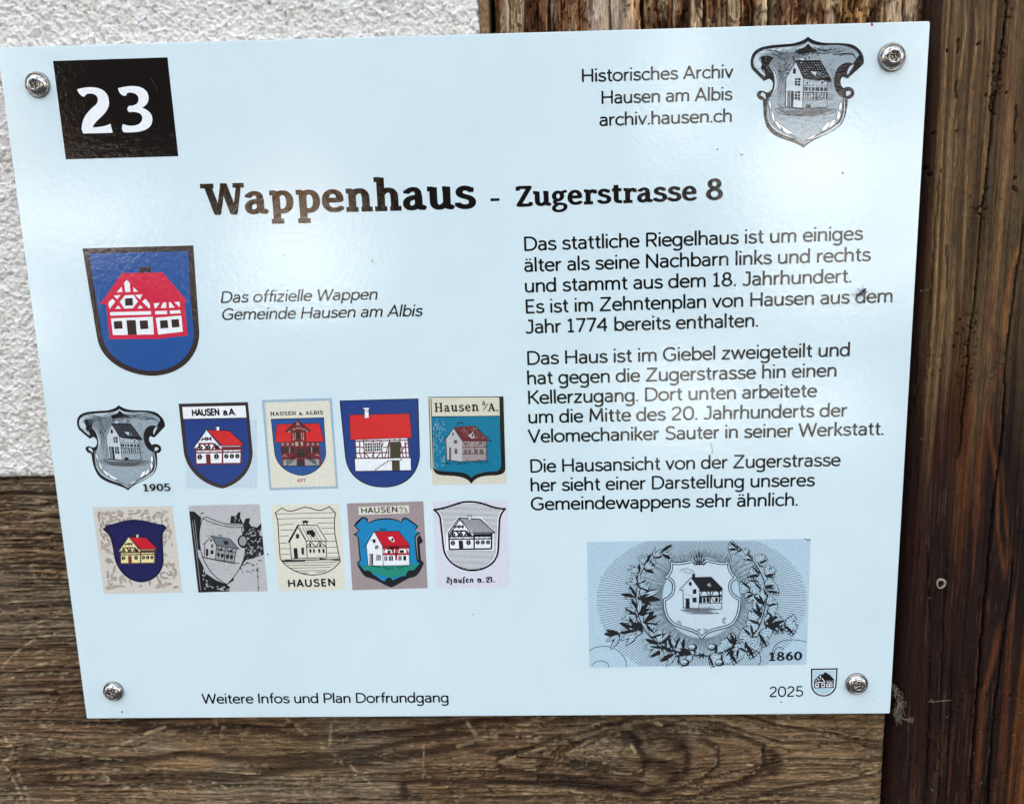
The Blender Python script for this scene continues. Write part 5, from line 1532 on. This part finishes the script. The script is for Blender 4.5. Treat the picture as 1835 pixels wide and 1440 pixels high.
A.sub("corner_scroll")
A.line("M1675 60 L1690 70 L1720 70", 5, 'gblack')
A.sub("wreath")


def branch(pts, leaves, oak, seedv):
    rr = random.Random(seedv)
    A.line(pts, 6, 'gblack')
    dk, lt, out = [], [], []
    for x, y, a, L in leaves:
        for k in range(4):
            aa = math.radians(a + (k - 1.5) * 24 + rr.uniform(-7, 7)); l = L * rr.uniform(.8, 1.1)
            q = (x, y, aa, l, l * (0.30 if not oak else 0.42))
            out.append(q)
            (dk if (k == 3 or rr.random() < .15) else lt).append((x + math.cos(aa) * l * .08, y + math.sin(aa) * l * .08, aa, l * .88, q[4] * (.62 if k != 3 else .5)))
            if oak:
                for m in range(3):
                    u = .3 + .22 * m
                    for sg in (-1, 1):
                        out.append((x + math.cos(aa) * l * u, y + math.sin(aa) * l * u, aa + sg * .9, l * .30, l * .2))
                        lt.append((x + math.cos(aa) * l * u, y + math.sin(aa) * l * u, aa + sg * .9, l * .24, l * .12))
    leaf_set(A, out, 'gblack'); leaf_set(A, lt, 'panel'); leaf_set(A, dk, 'gblack')
    A.raw([(x, y, x + math.cos(a) * l * .9, y + math.sin(a) * l * .9) for x, y, a, l, w in lt if l > 30], 2.4, 'gblack')


branch("M560 125 C520 220 450 280 425 420 C400 540 430 680 500 770 C580 860 700 915 860 935",
       [(600, 165, -5, 100), (545, 205, -40, 90), (520, 225, 20, 70), (478, 260, -95, 90), (470, 285, -20, 100), (440, 320, -130, 90), (425, 400, -60, 80), (425, 405, -130, 100), (430, 420, -20, 110), (418, 500, -150, 120), (425, 505, -10, 120),
        (440, 500, -35, 160), (425, 600, -150, 110), (432, 630, -40, 130), (430, 640, 175, 120), (470, 690, -35, 130), (490, 700, 5, 100), (470, 760, -160, 130), (440, 740, 165, 150), (430, 775, -150, 150), (300, 775, 165, 140), (520, 800, -50, 120),
        (590, 850, -70, 120), (590, 860, 175, 130), (620, 880, 150, 120), (700, 900, -110, 120), (720, 910, 160, 150), (760, 905, -120, 100), (850, 930, 170, 130), (800, 925, 140, 90), (680, 900, 100, 80), (740, 925, 60, 80), (860, 930, -140, 90), (640, 885, -60, 90)], False, 2)
branch("M1160 105 C1250 170 1330 260 1370 370 C1400 480 1390 600 1330 730 C1270 830 1100 910 950 935",
       [(1180, 140, 190, 80), (1210, 140, 110, 70), (1240, 190, -100, 60), (1290, 220, -170, 80), (1330, 250, -70, 80), (1330, 260, -20, 60), (1340, 330, -160, 90), (1380, 340, -30, 90), (1330, 380, 150, 80), (1350, 440, -165, 90), (1270, 435, -170, 95), (1300, 470, 160, 80), (1395, 450, -20, 100),
        (1375, 560, -150, 110), (1395, 560, -40, 90), (1390, 600, 15, 90), (1350, 650, -150, 120), (1340, 700, 170, 110), (1370, 690, -10, 120), (1450, 690, -45, 80), (1520, 700, 5, 105), (1480, 720, 60, 60), (1400, 720, -40, 130), (1290, 790, -140, 110), (1280, 790, 190, 100), (1330, 760, 25, 120),
        (1230, 830, 20, 140), (1160, 860, -120, 100), (1180, 870, 60, 90), (1080, 900, -60, 90), (1060, 915, 60, 100), (1100, 890, 20, 130), (1010, 925, -50, 90), (960, 935, 30, 110), (1140, 880, 90, 90), (1120, 900, -100, 80), (1400, 500, -150, 90), (1375, 420, -20, 80)], True, 3)
for x, y in [(838, 872), (985, 870), (780, 985), (1040, 985)]:
    A.fill(f"E {x} {y} 36 28", 'gblack', 4).fill(f"E {x - 6} {y - 4} 25 18", 'panel', 4).line(f"M{x - 20} {y + 6} L{x + 22} {y + 2}", 4, 'gblack')
A.line("M860 935 L905 925 L950 940 M885 915 L925 950 M925 915 L885 950", 9, 'gblack', 4)
for x, y in [(490, 312), (403, 440), (420, 680), (520, 755), (465, 820), (597, 895), (1380, 630), (1298, 295)]:
    A.fill(f"E {x} {y} 10 10", 'gblack', 3).fill(f"E {x} {y} 6 6", 'panel', 3)
A.sub("shield")
FR = "M680 240 C740 255 790 235 850 225 C870 250 920 250 940 222 C1000 230 1050 255 1105 240 C1110 300 1130 330 1165 352 C1120 370 1108 400 1118 440 C1130 480 1160 500 1190 510 C1190 580 1180 640 1140 690 C1080 740 950 720 908 800 C870 730 740 730 690 690 C640 650 625 590 628 515 C680 500 700 460 698 410 C695 380 680 360 640 345 C675 320 685 290 680 240 Z"
A.fill(FR, 'paleblue', 10)
A.line(FR, 20, 'gblack', 10)
A.line(FR, 9, 'panel', 10)
for p in ["M668 245 C655 210 690 195 698 222 M1095 235 C1080 205 1120 190 1122 222 C1125 240 1115 250 1105 250 M625 365 C600 360 610 340 640 348 M1160 330 C1190 340 1195 360 1165 362 M740 705 C760 680 735 670 722 688 M1085 690 C1058 685 1060 650 1088 655", "M880 770 C865 745 885 730 900 745 M945 770 C955 745 935 730 920 745"]:
    A.line(p, 12, 'gblack', 8).line(p, 5, 'panel', 8)
A.line("M885 155 L890 260 M850 200 C855 235 875 245 888 250 M925 200 C920 235 905 245 890 250 M868 180 C868 215 880 235 888 240 M908 178 C908 215 898 235 890 240 M845 235 C840 255 870 262 880 245 M935 232 C942 250 910 262 900 245", 7, 'gblack')
A.sub("house")
A.fill("M825 352 L890 440 L885 590 L770 570 L765 440 Z", 'paleblue').fill("M890 440 L1058 436 L1056 585 L885 590 Z", 'paleblue')
A.line("M825 352 L738 442 M765 440 L770 572 L885 592 L890 440 M1058 436 L1056 585 L885 590 M890 545 L1056 540 M738 442 L765 445", 4.5, 'gblack')
A.fill("M822 348 L978 343 L1070 436 L890 440 Z", 'gblack')
A.polys([(890, 440, 1058, 436, 1058, 452, 890, 456), (888, 486, 1058, 480, 1058, 494, 888, 500), (964, 440, 974, 440, 974, 540, 964, 540), (886, 500, 910, 500, 910, 538, 886, 540), (916, 500, 936, 500, 936, 536, 916, 538), (942, 498, 962, 498, 962, 536, 942, 536), (1006, 500, 1026, 498, 1026, 532, 1006, 534), (1034, 440, 1044, 440, 1040, 540, 1032, 540)], 'gblack')
A.line("M895 482 L915 448 M955 482 L938 448 M980 482 L1000 446 M1045 480 L1020 446 M978 500 L1000 536 M1052 500 L1036 536", 6, 'gblack')
A.polys([(810, 384, 830, 380, 832, 408, 812, 410), (840, 438, 866, 434, 866, 470, 840, 472), (836, 500, 868, 498, 868, 534, 838, 536), (786, 506, 814, 504, 818, 580, 786, 572), (832, 322, 856, 320, 858, 350, 836, 350)], 'gblack')
A.polys([(944, 400, 966, 388, 978, 414, 956, 418)], 'stone2')
A.raw([(895 + i * 13, 560 + (i % 3) * 7, 905 + i * 13, 556 + (i % 3) * 7) for i in range(12)] + [(780 + (i % 4) * 24, 470 + i * 9, 790 + (i % 4) * 24, 474 + i * 9) for i in range(6)], 3, 'darkgrey')
A.raw([(740 + rg.uniform(0, 120), 575 + i * 5, 950 + rg.uniform(0, 120), 577 + i * 5) for i in range(10)], 2.6, 'darkgrey')
A.sub("smoke")
A.line("M850 318 C845 295 830 285 815 292 C805 280 785 278 775 290 C755 285 745 295 742 305 M770 300 C780 320 800 310 790 298 M835 300 C820 310 805 325 795 312", 3, 'darkgrey')
A.sub("lettering"); A.text("1860", (1409, 972), (1655, 966), 66, 'slab', 160).flush()

# --- little shield beside the year
A = photo_art("coat_of_arms", sign, 1420, 1170, 11.47, "tiny black and white shield with a house beside the year 2025")
A.fill("M380 312 L930 302 L910 640 C900 780 780 888 640 884 C500 880 390 790 382 650 Z", 'black', 14)
A.fill("M412 340 L898 332 L880 640 C868 755 760 860 640 858 C520 855 420 770 412 650 Z", 'white', 14)
A.fill("M425 352 L880 346 L862 640 C850 745 750 845 640 845 C530 843 432 762 426 650 Z", 'ltblue', 14)
A.sub("house")
A.fill("M435 548 L565 428 L750 420 L868 545 L845 556 L848 710 L448 712 L446 572 Z", 'white')
A.fill("M445 548 L565 428 L645 424 L645 392 L712 390 L718 420 L752 422 L868 545 L848 556 L850 708 L448 714 L446 562 Z", 'black')
A.polys([(560, 456, 584, 452, 588, 500, 566, 500), (470, 560, 492, 535, 496, 572), (505, 512, 520, 500, 545, 530, 532, 540), (600, 500, 625, 512, 640, 545, 675, 575, 655, 582, 610, 530), (525, 545, 560, 575, 538, 580), (560, 520, 585, 520, 572, 548),
         (470, 592, 672, 586, 672, 600, 472, 606), (700, 556, 722, 556, 714, 576), (740, 560, 756, 556, 758, 574), (770, 556, 790, 572, 780, 576), (806, 550, 822, 550, 820, 570), (700, 590, 820, 586, 820, 598, 702, 602),
         (468, 622, 544, 618, 545, 694, 472, 696), (590, 620, 668, 616, 668, 692, 594, 694), (692, 622, 822, 614, 822, 686, 696, 692)], 'white')
A.rects([(486, 634, 528, 672), (604, 634, 650, 672), (712, 634, 752, 670), (776, 632, 810, 666)], 'black')
A.flush()

# --- dirt and marks on the laminate
A = photo_art("dirt_specks", sign, 0, 0, 1.0)
A.lay = 0.00012
rg = random.Random(31)
A.fill("E 1510 310 1.7 1.7", 'black', 3).fill("E 1285.5 267.5 1.3 1.3", 'black', 3).fill("E 848 1100 1 1", 'soft', 3).fill("E 219 1274.5 1.4 1.4", 'black', 3).fill("E 1399.5 1257 1.2 1.2", 'black', 3)
A.fill("E 480 992.5 1.4 1.4", 'soft', 3).fill("E 509 458 1.1 1.1", 'dirt', 3).fill("E 667.5 467.5 0.9 2.2", 'dirt', 3)
A.raw([(1327, 280, 1327.5, 275, 1330, 279, 1332, 275)], 1.2, 'smudge')
A.fill("E 1562.3 44.2 2.2 2.8", 'rust', 4)
V, F = [], []
for i in range(46):
    x, y, r = rg.uniform(40, 1600), rg.uniform(110, 1260), rg.uniform(0.35, 0.8)
    F.append(list(range(len(V), len(V) + 6)))
    V += [(x + r * math.cos(q), y + r * math.sin(q)) for q in [math.pi * 2 * j / 6 for j in range(6)]]
A.add(V, F, 'dirt').flush()
o = bpy.data.objects["dirt_specks"]; o["kind"] = "stuff"
A = photo_art("scratch_mark", sign, 0, 0, 1.0)
A.lay = 0.0001
A.raw([(1273, 793, 1276.5, 803, 1276, 813)], 1.3, 'smudge').flush()
# ------------------------------------------------------------------ screws
t = NT("stainless_steel")
nz = t.noise(500, 4, 0.6)
t.b.inputs["Base Color"].default_value = (0.40, 0.39, 0.37, 1)
t.b.inputs["Metallic"].default_value = 1.0
t.l(t.ramp(nz, [(0.3, g3(0.06)), (0.7, g3(0.20))]), t.b.inputs["Roughness"])
t.l(t.bump(nz, 0.25, 0.0003), t.b.inputs["Normal"])
M_steel = t.m
t = NT("dull_rubber_washer")
t.b.inputs["Base Color"].default_value = (0.16, 0.17, 0.19, 1)
t.b.inputs["Roughness"].default_value = 0.5
M_wash = t.m


def lathe(prof, star=None, n=72):
    """profile [(r, height, starriness)] turned about -y"""
    V, F = [], []
    for r, h, s in prof:
        for i in range(n):
            a = 2 * math.pi * i / n
            rr = r * (1 + s * math.cos(6 * a))
            V.append((rr * math.cos(a), -h, rr * math.sin(a)))
    for j in range(len(prof) - 1):
        for i in range(n):
            a, b = j * n + i, j * n + (i + 1) % n
            F.append([a, a + n, b + n, b])
    k = len(V)
    V.append((0, -prof[-1][1], 0))
    for i in range(n):
        F.append([(len(prof) - 1) * n + i, k, (len(prof) - 1) * n + (i + 1) % n])
    return V, F


SPX = [((65.5, 151.5), 1.0, 0.3, "screw near the number panel, upper left"), ((1599.5, 102), 1.08, 1.2, "screw at the upper right corner beside the engraved crest"),
       ((202, 1239), 0.95, 2.0, "screw at the lower left corner"), ((1536, 1225.5), 1.0, 0.8, "tarnished screw at the lower right corner beside the tiny shield")]
washer_v, washer_f = lathe([(0.00480, 0.0, 0), (0.00482, 0.0003, 0), (0.0047, 0.00042, 0), (0.0041, 0.00045, 0)])
head_v, head_f = lathe([(0.00440, 0.0004, 0), (0.00455, 0.0006, 0), (0.00458, 0.0009, 0), (0.00452, 0.00115, 0), (0.00438, 0.00125, 0), (0.00420, 0.00118, 0), (0.00410, 0.00098, 0), (0.00402, 0.00092, 0), (0.00392, 0.00105, 0),
                        (0.0037, 0.00150, 0), (0.0034, 0.00190, 0), (0.0030, 0.00225, 0), (0.0026, 0.00248, 0), (0.0022, 0.00262, 0),
                        (0.00198, 0.00266, 0.02), (0.00182, 0.00264, 0.09), (0.00174, 0.00245, 0.15), (0.00168, 0.0008, 0.17), (0.0013, 0.00055, 0.1), (0.0007, 0.0006, 0), (0.0004, 0.0009, 0)])
sc0 = None
for i, ((px, py), k, rot, lab) in enumerate(SPX):
    x, z = ray(px, py, -0.001)
    if sc0 is None:
        w = link_mesh("washer", washer_v, washer_f, M_wash, None, None, True)
        h = link_mesh("screw", head_v, head_f, M_steel, None, None, True)
        w.parent = h
        sc0 = (h, w)
    else:
        h = sc0[0].copy(); w = sc0[1].copy()
        COL.objects.link(h); COL.objects.link(w); w.parent = h
    h.parent = sign
    h.location = (x, -0.00003, z + SH / 2)
    h.rotation_euler = (math.radians([2, -2, 3, -3][i]), rot, 0)
    h.scale = (k, k, k)
    h["label"] = lab

# ------------------------------------------------------------------ fly on the text
t = NT("fly_body")
t.b.inputs["Base Color"].default_value = (0.012, 0.010, 0.012, 1)
t.b.inputs["Roughness"].default_value = 0.35
M_fly = t.m
t = NT("fly_wing")
t.b.inputs["Base Color"].default_value = (0.03, 0.03, 0.035, 1)
t.b.inputs["Alpha"].default_value = 0.3
t.b.inputs["Roughness"].default_value = 0.3
M_wing = t.m


def tube(name, pts, radii, mat, parent=None, n=8, cap=True):
    V, F = [], []
    P = [Vector(p) for p in pts]
    for i, p in enumerate(P):
        d = (P[min(i + 1, len(P) - 1)] - P[max(i - 1, 0)]).normalized()
        a = d.cross(Vector((0, 1, 0.01)))
        a = a.normalized() if a.length > 1e-6 else Vector((1, 0, 0))
        b = d.cross(a)
        for j in range(n):
            q = 2 * math.pi * j / n
            V.append(p + (a * math.cos(q) + b * math.sin(q)) * radii[i])
    for i in range(len(P) - 1):
        for j in range(n):
            F.append([i * n + j, i * n + (j + 1) % n, (i + 1) * n + (j + 1) % n, (i + 1) * n + j])
    if cap:
        F.append(list(range(n))); F.append(list(range((len(P) - 1) * n, len(P) * n))[::-1])
    o = link_mesh(name, V, F, mat, parent, None, True)
    return o


fx, fz = ray(1543, 525, 0)
fly = empty("fly", (fx, -0.0002, fz), "tiny black fly sitting on the printed word dem", "insect")
S_ = 0.00021


def fp(px, py, h):
    return ((px - 1543) * S_, -h, -(py - 525) * S_)


tube("abdomen", [fp(1542, 525, .0008), fp(1544.5, 522.5, .0009), fp(1547, 519.8, .0009), fp(1549, 517.5, .0007), fp(1550.2, 516.2, .0005)], [.00028, .00042, .00046, .00034, .0001], M_fly, fly)
tube("thorax", [fp(1536, 529, .0007), fp(1538.5, 527.4, .0009), fp(1541, 525.8, .00095), fp(1543, 524.4, .0008)], [.00022, .00046, .00046, .00025], M_fly, fly)
tube("head", [fp(1533, 529.2, .0005), fp(1534, 528.6, .0006), fp(1535.5, 528.2, .0007), fp(1537, 527.6, .0007)], [.00015, .0003, .0003, .0001], M_fly, fly)
for pts in [[(1540, 526), (1542.5, 518), (1544.5, 514), (1545, 509.5)], [(1539, 526), (1539.6, 521), (1536.5, 517.5), (1534, 515.2)], [(1538, 527), (1535, 525), (1532, 524.4), (1529, 524.6)],
            [(1536, 528.5), (1530, 528), (1527, 527.2), (1524, 527.6)], [(1540, 528), (1542, 530), (1541.5, 532), (1541, 533.6)], [(1538, 529), (1538, 532), (1536.6, 534), (1536, 536.2)], [(1544, 524), (1547, 525.6), (1550, 524), (1552.5, 522.4)]][:6]:
    tube("leg", [fp(pts[0][0], pts[0][1], .0006), fp(pts[1][0], pts[1][1], .0011), fp(pts[2][0], pts[2][1], .0006), fp(pts[3][0], pts[3][1], .00008)], [.00012, .0001, .00008, .00006], M_fly, fly, 5)
for a in ([(1541, 526), (1547, 526.5), (1552.5, 522.8), (1550, 520), (1545, 521)], [(1541, 525), (1542, 518), (1548.5, 515.5), (1550, 518), (1545, 522)]):
    link_mesh("wing", [fp(x, y, .0013 + .0001 * i) for i, (x, y) in enumerate(a)] + [fp(x, y, .00127 + .0001 * i) for i, (x, y) in enumerate(a)],
              [[0, 1, 2, 3, 4], [9, 8, 7, 6, 5]] + [[i, 5 + i, 5 + (i + 1) % 5, (i + 1) % 5] for i in range(5)], M_wing, fly)

# ------------------------------------------------------------------ cobweb with debris beside the lower right corner
t = NT("dusty_web")
t.l(t.ramp(t.noise(2500, 4, 0.6), [(0.3, (0.06, 0.05, 0.028)), (0.7, (0.24, 0.21, 0.14))]), t.b.inputs["Base Color"])
t.b.inputs["Roughness"].default_value = 0.9
M_web = t.m
wx, wz = ray(1612, 1262, 0.0)
web = empty("cobweb", (wx, 0.004, wz - 0.012), "dusty cobweb tuft with plant bits on the post beside the lower right corner", "cobweb")
rg = random.Random(5)
IV = Matrix.Translation(-web.location)


def wpt(px, py, y):
    x, z = ray(px, py, y)
    return Vector((x, y, z))


def strand(pts, r, jit=0.0):
    P = []
    for i in range(len(pts) - 1):
        a, b = pts[i], pts[i + 1]
        for k in range(4):
            P.append(a.lerp(b, k / 4) + Vector((rg.uniform(-jit, jit), rg.uniform(-jit, jit), rg.uniform(-jit, jit))))
    P.append(pts[-1])
    return P, [r * rg.uniform(.7, 1.3) for _ in P]


def merged(name, items, mat, parent, n=4):
    V, F = [], []
    for P, R_ in items:
        k0 = len(V)
        for i, p in enumerate(P):
            d = (P[min(i + 1, len(P) - 1)] - P[max(i - 1, 0)])
            d = d.normalized() if d.length > 0 else Vector((1, 0, 0))
            a = d.cross(Vector((0.1, 1, 0.05))).normalized(); b = d.cross(a)
            for j in range(n):
                q = 2 * math.pi * j / n
                V.append(p + (a * math.cos(q) + b * math.sin(q)) * R_[i])
        for i in range(len(P) - 1):
            for j in range(n):
                F.append([k0 + i * n + j, k0 + i * n + (j + 1) % n, k0 + (i + 1) * n + (j + 1) % n, k0 + (i + 1) * n + j])
    o = link_mesh(name, V, F, mat, parent, None, True)
    o.matrix_parent_inverse = IV
    return o


it = []
core = [(1600, 1226), (1604, 1236), (1611, 1248), (1613, 1260), (1608, 1272), (1606, 1284), (1612, 1292)]
for i in range(46):
    k = rg.randrange(len(core) - 2)
    a = [(core[k + j][0] + rg.gauss(0, 4), core[k + j][1] + rg.gauss(0, 4)) for j in range(3)]
    it.append(strand([wpt(x, y, 0.004 + rg.uniform(-.002, .003)) for x, y in a], 0.00010, 0.0006))
m_ = merged("web_tuft", it, M_web, web); m_["kind"] = "stuff"
it = []
for i in range(16):
    a = -0.1 + i * 0.045
    it.append(strand([wpt(1610, 1282, .002), wpt(1620 + rg.uniform(-1, 1), 1288 + rg.uniform(-1, 1), .001), wpt(1620 + 18 * math.cos(a), 1287 + 18 * math.sin(a) - 1, .001)], 0.00004, 0.00015))
m_ = merged("seed_tuft", it, M_web, web); m_["kind"] = "stuff"
merged("stalk", [strand([wpt(1609, 1256, .001), wpt(1617, 1268, -.001), wpt(1622, 1283, .001)], 0.00012)], M_web, web, 5)
merged("stalk", [strand([wpt(1611, 1262, .001), wpt(1605, 1278, -.001), wpt(1606, 1291, .001)], 0.00016)], M_web, web, 5)
for i in range(9):
    x, y = rg.uniform(1601, 1614), rg.uniform(1230, 1280)
    a = rg.uniform(0, 3); l = rg.uniform(3, 6)
    q = [wpt(px_, py_, 0.001 + 0.0005 * rg.random()) for px_, py_ in leaf_pts(x, y, a, l, l * .5)]
    o = link_mesh("dry_flake", q + [v + Vector((0, 0.0002, 0)) for v in q], [list(range(8)), list(range(15, 7, -1))] + [[j, 8 + j, 8 + (j + 1) % 8, (j + 1) % 8] for j in range(8)], M_web, web)
    o.matrix_parent_inverse = IV

# light threads and specks caught on the post, pupa ring
def post_y(px, py):
    return 0.0040


t = NT("pale_thread")
t.b.inputs["Base Color"].default_value = (0.27, 0.23, 0.16, 1)
t.b.inputs["Roughness"].default_value = 0.8
M_thr = t.m
rx, rz = ray(1687, 1046, 0.004)
ring = bpy.data.meshes.new("r")
V, F = [], []
for i in range(28):
    a = 2 * math.pi * i / 28
    R_ = 0.00165 * (1 + 0.06 * math.sin(3 * a + 1))
    for j in range(8):
        b = 2 * math.pi * j / 8
        rr = 0.00042 * (1 + 0.25 * math.sin(a + 0.8))
        V.append((rx + (R_ + rr * math.cos(b)) * math.cos(a), 0.0045 - rr * math.sin(b) * 1.3, rz + (R_ * 1.15 + rr * math.cos(b)) * math.sin(a)))
for i in range(28):
    for j in range(8):
        F.append([i * 8 + j, i * 8 + (j + 1) % 8, ((i + 1) % 28) * 8 + (j + 1) % 8, ((i + 1) % 28) * 8 + j])
o = link_mesh("insect_case", V, F, M_thr, None, None, True)
tag(o, "small pale ring-shaped insect case stuck to the dark post", "insect case")
it = []
pins = [[(1663, 1256), (1672, 1257), (1688, 1255), (1704, 1254)], [(1668, 1252), (1673, 1258)], [(1648, 521), (1653, 520.5)], [(1658, 520), (1664, 519)], [(1749, 476), (1751, 478)], [(1664, 1070), (1668, 1072)], [(1814, 1317), (1819, 1316)],
        [(1744, 1347), (1746, 1350)], [(1696, 1283), (1698, 1286)], [(1801, 1200), (1803, 1201)], [(1668, 1412), (1672, 1416)], [(1650, 785), (1653, 787)], [(1760, 1400), (1758, 1404)], [(1826, 1275), (1830, 1277)]]
for q in pins:
    it.append(strand([wpt(x, y, 0.0040) for x, y in q], 0.00009, 0.00006))
o = merged("pale_splinters", it, M_thr, post)
o.matrix_parent_inverse = Matrix.Translation(-post.location)
o["kind"] = "stuff"

# ------------------------------------------------------------------ ground and the far side of the street (seen only as reflections)
GZ = -1.55
t = NT("street_paving")
nz = t.noise(0.9, 6, 0.6)
t.l(t.ramp(nz, [(0.35, (0.045, 0.045, 0.045)), (0.65, (0.10, 0.097, 0.09))]), t.b.inputs["Base Color"])
t.b.inputs["Roughness"].default_value = 0.9
M_ground = t.m
g = link_mesh("ground", [(-60, -60, GZ), (60, -60, GZ), (60, 60, GZ), (-60, 60, GZ)], [[0, 1, 2, 3]], M_ground)
g["kind"] = "structure"

# body of the house behind the timbers: keeps the sun off this wall
M_back = plain("house_core", lin((120, 112, 104)), 0.9)


def box(V, F, x0, x1, y0, y1, z0, z1):
    k = len(V)
    V += [(x0, y0, z0), (x1, y0, z0), (x1, y1, z0), (x0, y1, z0), (x0, y0, z1), (x1, y0, z1), (x1, y1, z1), (x0, y1, z1)]
    F += [[k, k + 3, k + 2, k + 1], [k + 4, k + 5, k + 6, k + 7], [k, k + 1, k + 5, k + 4], [k + 1, k + 2, k + 6, k + 5], [k + 2, k + 3, k + 7, k + 6], [k + 3, k, k + 4, k + 7]]


V, F = [], []
box(V, F, -4.5, 4.5, 0.10, 0.5, GZ, 2.6)
core_o = link_mesh("house_wall", V, F, M_back)
core_o["kind"] = "structure"

# unseen houses across the street, added for what the glossy plate mirrors
FY = -6.2
M_beam = plain("dark_beam_paint", (0.035, 0.022, 0.015), 0.8)
M_glare = plain("white_glare_panel", (0.66, 0.64, 0.61), 0.9)
M_barn = plain("old_barn_boards", (0.013, 0.010, 0.008), 0.9, 0, 0.1)
M_tile = plain("old_roof_tiles", (0.16, 0.07, 0.045), 0.85)
M_hedge = plain("hedge_green", (0.018, 0.032, 0.012), 0.9)
M_warmb = plain("brown_glare_panel", (0.42, 0.24, 0.11), 0.8)
V, F, MI = [], [], []


def fbox(mi, *a):
    box(V, F, *a)
    MI.extend([mi] * 6)


# dark barn core along the whole street side, added to keep mirrored blacks dark
fbox(2, -14, 14, FY - 3, FY, GZ, 3.1)
# roof slope
k = len(V)
V += [(-14.4, FY + 0.5, 3.0), (14.4, FY + 0.5, 3.0), (14.4, FY - 3, 5.2), (-14.4, FY - 3, 5.2), (-14.4, FY + 0.5, 2.9), (14.4, FY + 0.5, 2.9), (14.4, FY - 3, 5.1), (-14.4, FY - 3, 5.1)]
F += [[k, k + 1, k + 2, k + 3], [k + 7, k + 6, k + 5, k + 4], [k, k + 4, k + 5, k + 1]]; MI += [3, 3, 3]
# panels added where the plate is to mirror glare, brown ones first, then white
M_warm = 5
for x0, x1, z0, z1 in [(-2.25, -1.62, 0.16, 0.50), (-4.75, -3.95, 0.55, 0.98)]:  # added for a warm brown cast on the black print
    fbox(5, x0, x1, FY + 0.002, FY + 0.03, z0, z1)
for x0, x1, z0, z1 in [(-2.42, -1.50, -0.46, 0.10), (-4.7, -4.15, 1.05, 1.6), (-4.7, -3.05, 0.04, 0.36), (-4.6, -3.9, -0.8, -0.3), (-5.9, -5.0, -0.4, 0.3), (-5.9, -5.0, 0.6, 1.4),
                       (1.30, 2.25, 0.04, 0.80), (1.45, 2.35, -0.50, -0.16), (0.70, 0.98, 0.5, 1.5), (2.5, 3.2, -0.4, 0.8), (2.5, 3.3, 1.0, 1.5), (0.45, 1.30, -1.50, -0.95), (1.6, 2.2, -1.50, -1.1),
                       (3.6, 4.6, -0.4, 0.8), (5.0, 6.2, -0.4, 0.8)]:
    fbox(1, x0, x1, FY + 0.002, FY + 0.03, z0, z1)
fbox(4, -1.3, 0.3, FY + 0.1, FY + 0.9, GZ, -0.5)
o = link_mesh("added_reflection_houses", V, F, [M_back, M_glare, M_barn, M_tile, M_hedge, M_warmb], None, MI)
o["kind"] = "structure"
